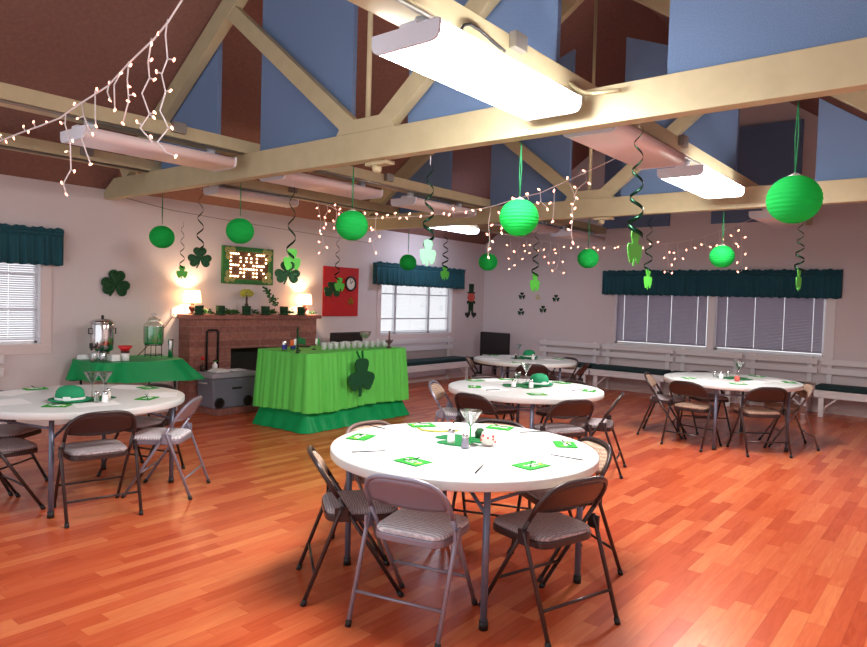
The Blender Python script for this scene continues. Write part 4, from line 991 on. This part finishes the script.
armchair((-7.6, 11.55, 0), R(-4), 'black upholstered armchair standing in the room corner', 'leather', .965, .73)
armchair((-7.9, 7.55, 0), R(90), 'dark brown chair back showing behind the bar', 'leather', 1.03, .68)

# ------------------------------------------------------------------ folding chairs
def chair(kind, label):
    fm, sm, bmk = {'silver': ('silver', 'stripe', 'seatbeige'), 'brown': ('brown', 'seatgrey', 'seatbeige'), 'tan': ('tan', 'seatbeige', 'seatbeige'), 'beige': ('brown', 'seatbeige', 'seatbeige')}[kind]
    r = thing('folding_chair', label, 'chair', (0, 0, 0), 0, 'metal folding chairs at the round tables')
    def fy(z): return .23 - .48*(z/.75)
    for s in (-1, 1):
        b = B(); b.tube([(s*.215, fy(.012), .012), (s*.224, fy(.55), .55)], .0115, 10); lg = b.done('front_leg', fm, r)
        c = B(); c.tube([(s*.215, fy(0), 0), (s*.2155, fy(.03), .03)], .015, 10); c.done('foot_cap', 'black', lg)
        b = B(); b.tube([(s*.236, -.29, .01), (s*.243, -.115, .47), (s*.243, -.10, .505)], .0115, 10); b.box((s*.243-.006, -.14, .43), (s*.243+.006, -.07, .5)); lg = b.done('rear_leg', fm, r)
        c = B(); c.tube([(s*.236, -.292, 0), (s*.2365, -.28, .03)], .015, 10); c.done('foot_cap', 'black', lg)
    pts = []
    for i in range(25):
        t = PI*i/24; e = .62
        cx_ = math.copysign(abs(math.cos(t))**e, math.cos(t)); sz_ = abs(math.sin(t))**e
        z = .55 + .195*sz_; pts.append((.224*cx_, fy(z) + .012*(1-abs(cx_)) * -1, z))
    b = B(); b.tube(pts, .0125, 10); b.done('back_frame', fm, r)
    # back panel
    def edge_top(x):
        t = max(-1, min(1, x/.224)); return .55 + .195*(max(0, 1-abs(t)**(2/.62)))**(.62/2) - .008
    def bp(off, dz):
        def f(u, v):
            x = -.208 + .416*u; zt = edge_top(x)-dz; zb = .575 + .02*(abs(x)/.208)**2 + dz*.6
            z = zb + (zt-zb)*v; return Vector((x, fy(z) - .02*(1-(x/.21)**2) + off, z))
        return f
    b = B(); b.grid(bp(0, 0), 20, 6); b.done('backrest', fm, r, solid=.006)
    b = B(); b.grid(bp(.011, .012), 20, 6); b.done('back_pad', bmk, r, solid=.010)
    # seat
    def so(ins):
        o = []
        for i in range(40):
            t = 2*PI*i/40; e = .38
            x = math.copysign(abs(math.cos(t))**e, math.cos(t)); y = math.copysign(abs(math.sin(t))**e, math.sin(t))
            o.append((x*(.200-ins+.006*y), .02 + y*(.2-ins)))
        return o
    b = B(); b.prism(so(0), .036, Matrix.Translation((0, 0, .408))); b.done('seat', fm, r, bevel=.006)
    b = B()
    rings = []
    for ins, z in ((.006, .4445), (.004, .455), (.012, .466), (.04, .473), (.1, .477)): rings.append([b.bm.verts.new(Vector((x, y, z))) for x, y in so(ins)])
    for A, C in zip(rings, rings[1:]):
        for k in range(40): b._f([A[k], A[(k+1) % 40], C[(k+1) % 40], C[k]], True)
    b._f(rings[0][::-1]); b._f(rings[-1]); b.done('seat_cushion', sm, r)
    b = B(); b.cyl((-.237, -.235, .155), (.237, -.235, .155), .008, 8); b.done('stretcher', fm, r)
    b = B(); b.cyl((-.216, fy(.19), .19), (.216, fy(.19), .19), .008, 8); b.done('stretcher', fm, r)
    return r
PROTO = {}
def put_chair(kind, x, y, a, label):
    if kind not in PROTO:
        c = chair(kind, label); PROTO[kind] = c; c.location = (x, y, 0); c.rotation_euler = (0, 0, a)
    else: c = dup(PROTO[kind], (x, y, 0), a, label)
    return c
TAB = dict(N=(-2.27, 3.14), L=(-5.44, 2.39), M=(-3.45, 5.78), F=(-5.2, 8.68), R=(-2.24, 8.50))
def ring(t, deg, d=.61, tw=0):
    x, y = TAB[t]; a = R(deg); return x + d*math.cos(a), y + d*math.sin(a), a + PI/2 + R(tw)
CH = [
 ('silver', (-2.125, 2.596, .239), 'silver-taupe folding chair with pale wavy seat, back turned, nearest table'),
 ('brown', (-1.661, 3.024, 1.285), 'dark brown folding chair next to the silver one, front of nearest table'),
 ('brown', (-2.625, 2.63, -.65), 'dark brown folding chair seen side-on at nearest table, bar side of the silver chair'),
 ('brown', ring('N', 56, .63), 'folding chair with beige padded back facing outwards at nearest table, window side'),
 ('tan', ring('N', 173, .64), 'folding chair whose beige back peeks over the nearest table before the bar'),
 ('brown', ring('N', 110, .65), 'folding chair hidden behind nearest table, only its dark legs seen beneath'),
 ('brown', (-4.873, 2.24, 1.378), 'dark brown folding chair with back turned in front of the hat table by the urn'),
 ('silver', (-4.995, 2.837, -4.0), 'silver folding chair side-on at the hat table, facing the coffee urn table'),
 ('brown', ring('L', 108, .6), 'dark folding chair under the far rim of the hat table by the urn'),
 ('brown', ring('L', 215, .64), 'folding chair cut by the frame edge, upper of two at hat table'),
 ('brown', (-5.37, 1.78, 0.02), 'folding chair cut by the frame edge, nearer of two at hat table'),
 ('silver', ring('M', 206, .70), 'silver folding chair beside the bar at the middle table, beige back'),
 ('brown', ring('M', 266, .61), 'dark folding chair with arched back just beyond the nearest martini glass'),
 ('brown', ring('M', 331, .64), 'dark brown folding chair with back turned, in front of the middle table'),
 ('brown', ring('M', 19, .68), 'dark folding chair seen edge-on at the open floor side of middle table'),
 ('brown', ring('M', 153, .62), 'dark folding chair under middle table on the sunlit window side'),
 ('brown', ring('M', 83, .62), 'dark folding chair under middle table facing us past its hat'),
 ('brown', ring('F', 210, .62), 'dark folding chair at the corner table beside the sunlit window bench'),
 ('brown', ring('F', 308, .61), 'dark folding chair with arched back turned, in front of corner table'),
 ('brown', ring('F', 12, .68), 'dark folding chair leaning edge-on at the long bench side of corner table'),
 ('brown', ring('F', 70, .66), 'dark folding chair behind the corner table against the benches'),
 ('brown', ring('R', 193, .73), 'dark folding chair edge-on at table below windows, on its corner side'),
 ('beige', (-2.47, 7.93, -.17), 'dark folding chair with beige seat, back turned, first of two before windows table'),
 ('beige', (-1.84, 8.10, .70), 'dark folding chair with beige seat, back turned, second of two before windows table'),
 ('tan', ring('R', 26, .62), 'light taupe folding chair edge-on at the far side of windows table'),
 ('brown', ring('R', 131, .6), 'dark folding chair whose curved top shows behind the windows table'),
]
for k, (x, y, a), l in CH: put_chair(k, x, y, a, l)

# ------------------------------------------------------------------ round tables
def round_table(loc, label, rz=0):
    r = thing('round_table', label, 'table', (*loc, 0), rz, 'white round folding tables')
    b = B(); b.lathe([(0, .690), (.742, .690), (.757, .693), (.762, .699), (.762, .736), (.759, .742), (.750, .745), (0, .745)], (0, 0, 0), 72); b.done('tabletop', 'tabletop', r)
    for sx in (-1, 1):
        for sy in (-1, 1):
            b = B(); b.tube([(sx*.53, sy*.41, .02), (sx*.53, sy*.41, .688)], .0175, 12); l_ = b.done('leg', 'tableleg', r)
            c = B(); c.lathe([(0, 0), (.023, 0), (.022, .045), (0, .045)], (sx*.53, sy*.41, 0), 12); c.done('foot_cap', 'black', l_)
            b = B(); b.tube([(sx*.52, sy*.39, .54), (sx*.14, sy*.22, .685)], .010, 8); b.done('brace', 'tableleg', r)
        b = B(); b.cyl((sx*.53, -.40, .62), (sx*.53, .40, .62), .009, 8); b.done('crossbar', 'tableleg', r)
    return r
t0 = round_table(TAB['N'], 'white round table nearest the viewer, ringed by six folding chairs', R(-6))
dup(t0, (*TAB['L'], 0), R(103), 'white round table with a green bowler hat, beside the coffee urn wall')
dup(t0, (*TAB['M'], 0), R(89), 'white round table in the middle, behind the nearest one')
dup(t0, (*TAB['F'], 0), R(131), 'white round table in the room corner, farthest away')
dup(t0, (*TAB['R'], 0), R(130), 'white round table standing below the long window pair')
TT = .7455
# place settings --------------------------------------------------------
def rect_out(w, h): return [(-w/2, -h/2), (w/2, -h/2), (w/2, h/2), (-w/2, h/2)]
def plate_thing(name, mk, w, h, t, c, z, rz, label, cat, group):
    b = B(); b.prism(rect_out(w, h), t); o = b.done(name, mk); o.location = (c[0], c[1], z); o.rotation_euler = (0, 0, rz); return tag(o, label, cat, group)
TNAME = dict(N='the nearest table', L='the urn-side hat table', M='the middle table', F='the corner table', R='the table below windows')
def setting(t, nap, pap, pen, where, penlen=.14):
    tc = Vector((*TAB[t], 0))
    if pap:
        c = atz(*pap, TT); d = c-tc; d.z = 0; ra = math.atan2(d.y, d.x)+PI/2
        mx = .762-.17
        if d.length > mx: c = tc + d.normalized()*mx
        plate_thing('paper_placemat', 'paper', .30, .22, .0009, c, TT+.0004, ra, 'white paper sheet on %s, %s' % (TNAME[t], where), 'paper', 'paper sheets on ' + TNAME[t])
    if nap:
        c = atz(*nap, TT); d = c-tc; d.z = 0; ra = math.atan2(d.y, d.x)+PI/2
        if d.length > .64: c = tc + d.normalized()*.64
        r = thing('party_napkin', 'green printed napkin on %s, %s' % (TNAME[t], where), 'napkin', (c.x, c.y, TT+.0016), ra + random.uniform(-.25, .25), 'green napkins on ' + TNAME[t])
        b = B(); b.prism(rect_out(.165, .125), .004); b.done('folded_sheet', 'napkin', r)
        b = B(); n = 9
        pts = [(-.055+.11*i/n, .012*math.sin(i*2.2), .0045) for i in range(n+1)]; b.tube([(x, y, z) for x, y, z in pts], .0032, 5); b.tube([(-.03+.06*i/5, -.028+.006*math.sin(i*2.6), .0045) for i in range(6)], .0028, 5); b.done('lettering', 'paper', r)
        if t in 'NL':
            b = B(); b.tube([(-.04, -.03, .006), (0, .0, .012), (.035, .03, .03)], .0022, 5); b.tube([(.01, .01, .01), (.04, .01, .03)], .0018, 5); b.done('sprig', 'minihat', r)
    if pen:
        a = atz(*pen[0], TT); e = atz(*pen[1], TT); z = Vector((0, 0, .0052))
        b = B(); b.tube([Vector((a.x, a.y, TT))+z, Vector((e.x, e.y, TT))+z], .0032, 8)
        tag(b.done('pen', 'pen'), 'slim dark pen on %s, %s' % (TNAME[t], where), 'pen', 'pens on ' + TNAME[t])
setting('N', (361, 437.5), (375, 447), ((352, 453), (385, 451.5)), 'before the side-on chair')
setting('N', (413, 462), (443, 463), ((475, 474), (483, 465.5)), 'before the silver chair')
setting('N', (531, 466), (548, 459), ((551, 455.5), (583, 461)), 'before the dark chair beside the silver one')
setting('N', (565, 445), (533, 437), ((520, 433), (545, 432)), 'before the beige-backed chair')
setting('N', (506, 425), (463, 422.5), ((453, 424), (457, 419.5)), 'on the far rim towards the corner')
setting('N', (413, 421.5), (377, 427), ((365, 425), (385, 429.5)), 'on the rim towards the bar')
setting('L', (23, 387), (12, 393), None, 'towards the wall bench')
setting('L', (57, 406), (96, 404), None, 'before the back-turned dark chair')
setting('L', (159, 386.5), (137, 385.5), None, 'towards the drinks table')
setting('L', (147, 398.6), (167, 395), None, 'before the silver chair')
setting('L', None, (10, 402), None, 'before the chairs at the frame edge')
setting('M', (467, 379.5), (485, 378), None, 'towards the sunlit window')
setting('M', (474.6, 387), (492, 389), ((486, 390.5), (500, 390)), 'before the silver chair')
setting('M', (501, 377), None, None, 'on the far rim')
setting('M', (537, 394.5), (562, 394), None, 'before the back-turned brown chair')
setting('M', (565, 382.5), None, None, 'on the window-side rim')
setting('M', (589, 391), (578, 390), ((572, 391), (582, 390)), 'before the edge-on chair')
setting('F', (487, 355), (490, 359), None, 'towards the sunlit window')
setting('F', (517, 363), (525, 363), None, 'before the back-turned chair')
setting('F', (558, 359), (552, 360), None, 'towards the long benches')
setting('R', (689, 378.5), (705, 381), None, 'towards the room corner')
setting('R', (738, 384), (757, 382), None, 'before the two back-turned chairs')
setting('R', (766, 375.5), None, None, 'on the far rim by the window')
setting('R', (789, 382.5), (776, 381), None, 'before the light taupe chair')

# centrepieces -----------------------------------------------------------
def felt_mat(px, py, t, s, rz, sy=1):
    c = atz(px, py, TT); b = B(); L, stp = round_parts(s)
    for k, o in enumerate(L): b.prism(o, .0026+.0001*k)
    b.prism(stp, .0028); o = b.done('felt_shamrock_mat', 'felt'); o.location = (c.x, c.y, TT+.0018); o.rotation_euler = (0, 0, rz)
    tag(o, 'green felt shamrock mat in the centre of ' + TNAME[t], 'table mat', 'felt shamrock mats'); return c
MZT = TT+.0055
def martini(px, py, label, h=.2, r=.062, stem='clear'):
    c = atz(px, py, MZT); root = thing('martini_glass', label, 'glass', (c.x, c.y, MZT), 0, 'martini glasses')
    b = B(); b.lathe([(r, h), (r*.97, h), (.006, h*.56), (.004, h*.55), (.005, h*.53), (r*.4, h*.7), (r, h)], (0, 0, 0), 26); b.lathe([(r*.985, h-.003), (r, h), (r*.985, h+.001), (r*.96, h)], (0, 0, 0), 26); b.done('bowl', 'clear', root)
    b = B(); b.cyl((0, 0, .006), (0, 0, h*.55), .005, 10); b.done('stem', stem, root)
    b = B(); b.lathe([(0, 0), (r*.62, 0), (r*.6, .003), (.008, .01), (0, .01)], (0, 0, 0), 22); b.done('foot', 'clear', root)
def shaker(px, py, label, fill, h=.075, r=.02):
    c = atz(px, py, MZT); root = thing('shaker', label, 'shaker', (c.x, c.y, MZT), 0, 'salt and pepper shakers')
    b = B(); b.lathe([(0, 0), (r, 0), (r*1.05, h*.2), (r*.85, h*.72), (0, h*.72)], (0, 0, 0), 14); b.done('jar', fill, root)
    b = B(); b.lathe([(r*.9, h*.72), (r*.92, h*.9), (r*.5, h), (0, h)], (0, 0, 0), 14); b.done('cap', 'chrome', root)
def hat(px, py, label, s=1.0, rz=0):
    c = atz(px, py, MZT); root = thing('bowler_hat', label, 'hat', (c.x, c.y, MZT+.001), rz, 'green bowler hats')
    b = B(); b.lathe([(.105*s, .012), (.107*s, .05*s), (.1*s, .09*s), (.08*s, .12*s), (.04*s, .136*s), (0, .139*s)], (0, 0, 0), 32, True, 1, 1.12); b.done('crown', 'hatgreen', root)
    b = B(); b.lathe([(0, .004), (.13*s, .0), (.155*s, .008), (.16*s, .018), (.152*s, .014), (.106*s, .012), (0, .012)], (0, 0, 0), 36, True, 1, 1.1); b.done('brim', 'hatgreen', root)
    b = B(); b.lathe([(.1075*s, .014), (.1095*s, .016), (.1095*s, .036*s), (.1075*s, .037*s)], (0, 0, 0), 32, True, 1, 1.12); b.done('hat_band', 'paper', root)
    b = B(); b.box((.106*s, -.02, .012), (.114*s, .03, .042)); b.done('buckle', 'paper', root, bevel=.002)
felt_mat(461, 440.5, 'N', .17, R(75))
martini(470, 445, 'martini glass with green stem on the nearest table', .2, .066, 'foil')
shaker(451, 443, 'white filled shaker on the nearest table mat', 'paper', .085, .022)
shaker(465, 447.5, 'grey ribbed shaker before the nearest martini glass', 'silver', .08, .021)
c = atz(488, 445, MZT)
q = NT('speckled'); 
r = thing('candle_jar', 'round red speckled candle jar beside the nearest martini glass', 'candle jar', (c.x, c.y, MZT))
b = B(); b.lathe([(0, 0), (.025, 0), (.042, .02), (.045, .045), (.036, .075), (.032, .078), (.034, .07), (0, .07)], (0, 0, 0), 22); b.done('jar', 'ornament', r)
b = B()
rr = random.Random(2)
for i in range(16):
    a, h = rr.uniform(0, 6.3), rr.uniform(.02, .06); b.ball((.042*math.cos(a), .042*math.sin(a), h), .007, 6, 4)
b.done('speckle', 'redcup', r)
c = atz(480, 437.5, MZT); b = B(); b.lathe([(0, 0), (.03, 0), (.034, .03), (.02, .055), (0, .06)], (c.x, c.y, MZT), 14); tag(b.done('green_ornament', 'tinsel'), 'shiny dark green ornament between martini glass and candle jar', 'ornament')
b = B(); b.tube([Vector((q_.x, q_.y, TT+.007)) for q_ in [atz(*p, TT) for p in [(418, 429), (422, 431), (431, 432), (440, 432.5), (452, 432), (458, 431.5)]]], .006, 6); tag(b.done('bead_necklace', 'bead'), 'yellow-green bead necklace laid across the nearest table', 'necklace')
felt_mat(92, 399, 'L', .17, R(10))
hat(70, 401, 'green bowler hat with white band on the urn-side table', .84, R(-40))
martini(92, 397.5, 'first martini glass behind the bowler hat on the urn-side table', .2, .06)
martini(104.5, 395.8, 'second martini glass behind the shakers on the urn-side table', .19, .058)
shaker(96.5, 402, 'clear shaker next to the bowler hat on the urn-side table', 'clear', .08, .02)
shaker(105, 402.5, 'white filled shaker on the urn-side table', 'paper', .085, .022)
shaker(108, 399.5, 'speckled shaker behind the white one on the urn-side table', 'ornament', .085, .02)
felt_mat(522, 386, 'M', .2, R(10))
hat(539, 385, 'green bowler hat with white band on the middle table', .84, R(-30))
martini(526, 382.8, 'martini glass beside the hat on the middle table', .2, .062)
b = B(); c = atz(517.5, 384.5, MZT); b.lathe([(0, .001), (.03, .001), (.006, .02), (.006, .06), (.03, .085), (.034, .13), (.032, .13), (.027, .088), (0, .07)], (c.x, c.y, MZT), 16); tag(b.done('goblet', 'clear'), 'small stemmed goblet on the middle table', 'glass')
shaker(513.5, 387, 'clear shaker before the goblet on the middle table', 'paper', .075, .022)
shaker(531, 388, 'white filled shaker before the hat on the middle table', 'paper', .085, .022)
felt_mat(524, 358.5, 'F', .2, R(30))
hat(529, 357.5, 'green bowler hat on the corner table', .85)
martini(518.5, 356.6, 'martini glass beside the hat on the corner table', .19, .06)
shaker(533, 359.5, 'shaker before the hat on the corner table', 'paper', .085, .022)
shaker(516, 359, 'dark shaker beside the martini glass on the corner table', 'black', .08, .02)
felt_mat(735, 378.5, 'R', .2, R(0))
martini(738.5, 379, 'martini glass on the table below the windows', .21, .066)
for px, py, l, fl in ((715, 377, 'first small jar from the corner side', 'clear'), (721, 378.5, 'small white jar among the others', 'paper'), (728, 377.5, 'small clear jar beside the martini glass', 'clear')):
    shaker(px, py, l + ' on the table below windows', fl, .08, .025)
c = atz(737, 381, MZT); b = B(); b.lathe([(0, 0), (.025, 0), (.032, .03), (.022, .06), (0, .06)], (c.x, c.y, MZT), 14); tag(b.done('candle_jar', 'skin'), 'reddish candle jar at the foot of the windows table martini glass', 'candle jar')

# ------------------------------------------------------------------ light
w = bpy.data.worlds.new('world'); sc.world = w; w.use_nodes = True
bg = w.node_tree.nodes['Background']; bg.inputs['Color'].default_value = (.93, .96, 1.0, 1); bg.inputs['Strength'].default_value = .92
sc.view_settings.view_transform = 'Standard'; sc.view_settings.look = 'None'; sc.view_settings.exposure = .72; sc.view_settings.gamma = 1
sc.view_settings.use_curve_mapping = False
sc.cycles.use_denoising = True
sc.cycles.max_bounces = 8; sc.cycles.transparent_max_bounces = 24
sc.cycles.sample_clamp_indirect = 6
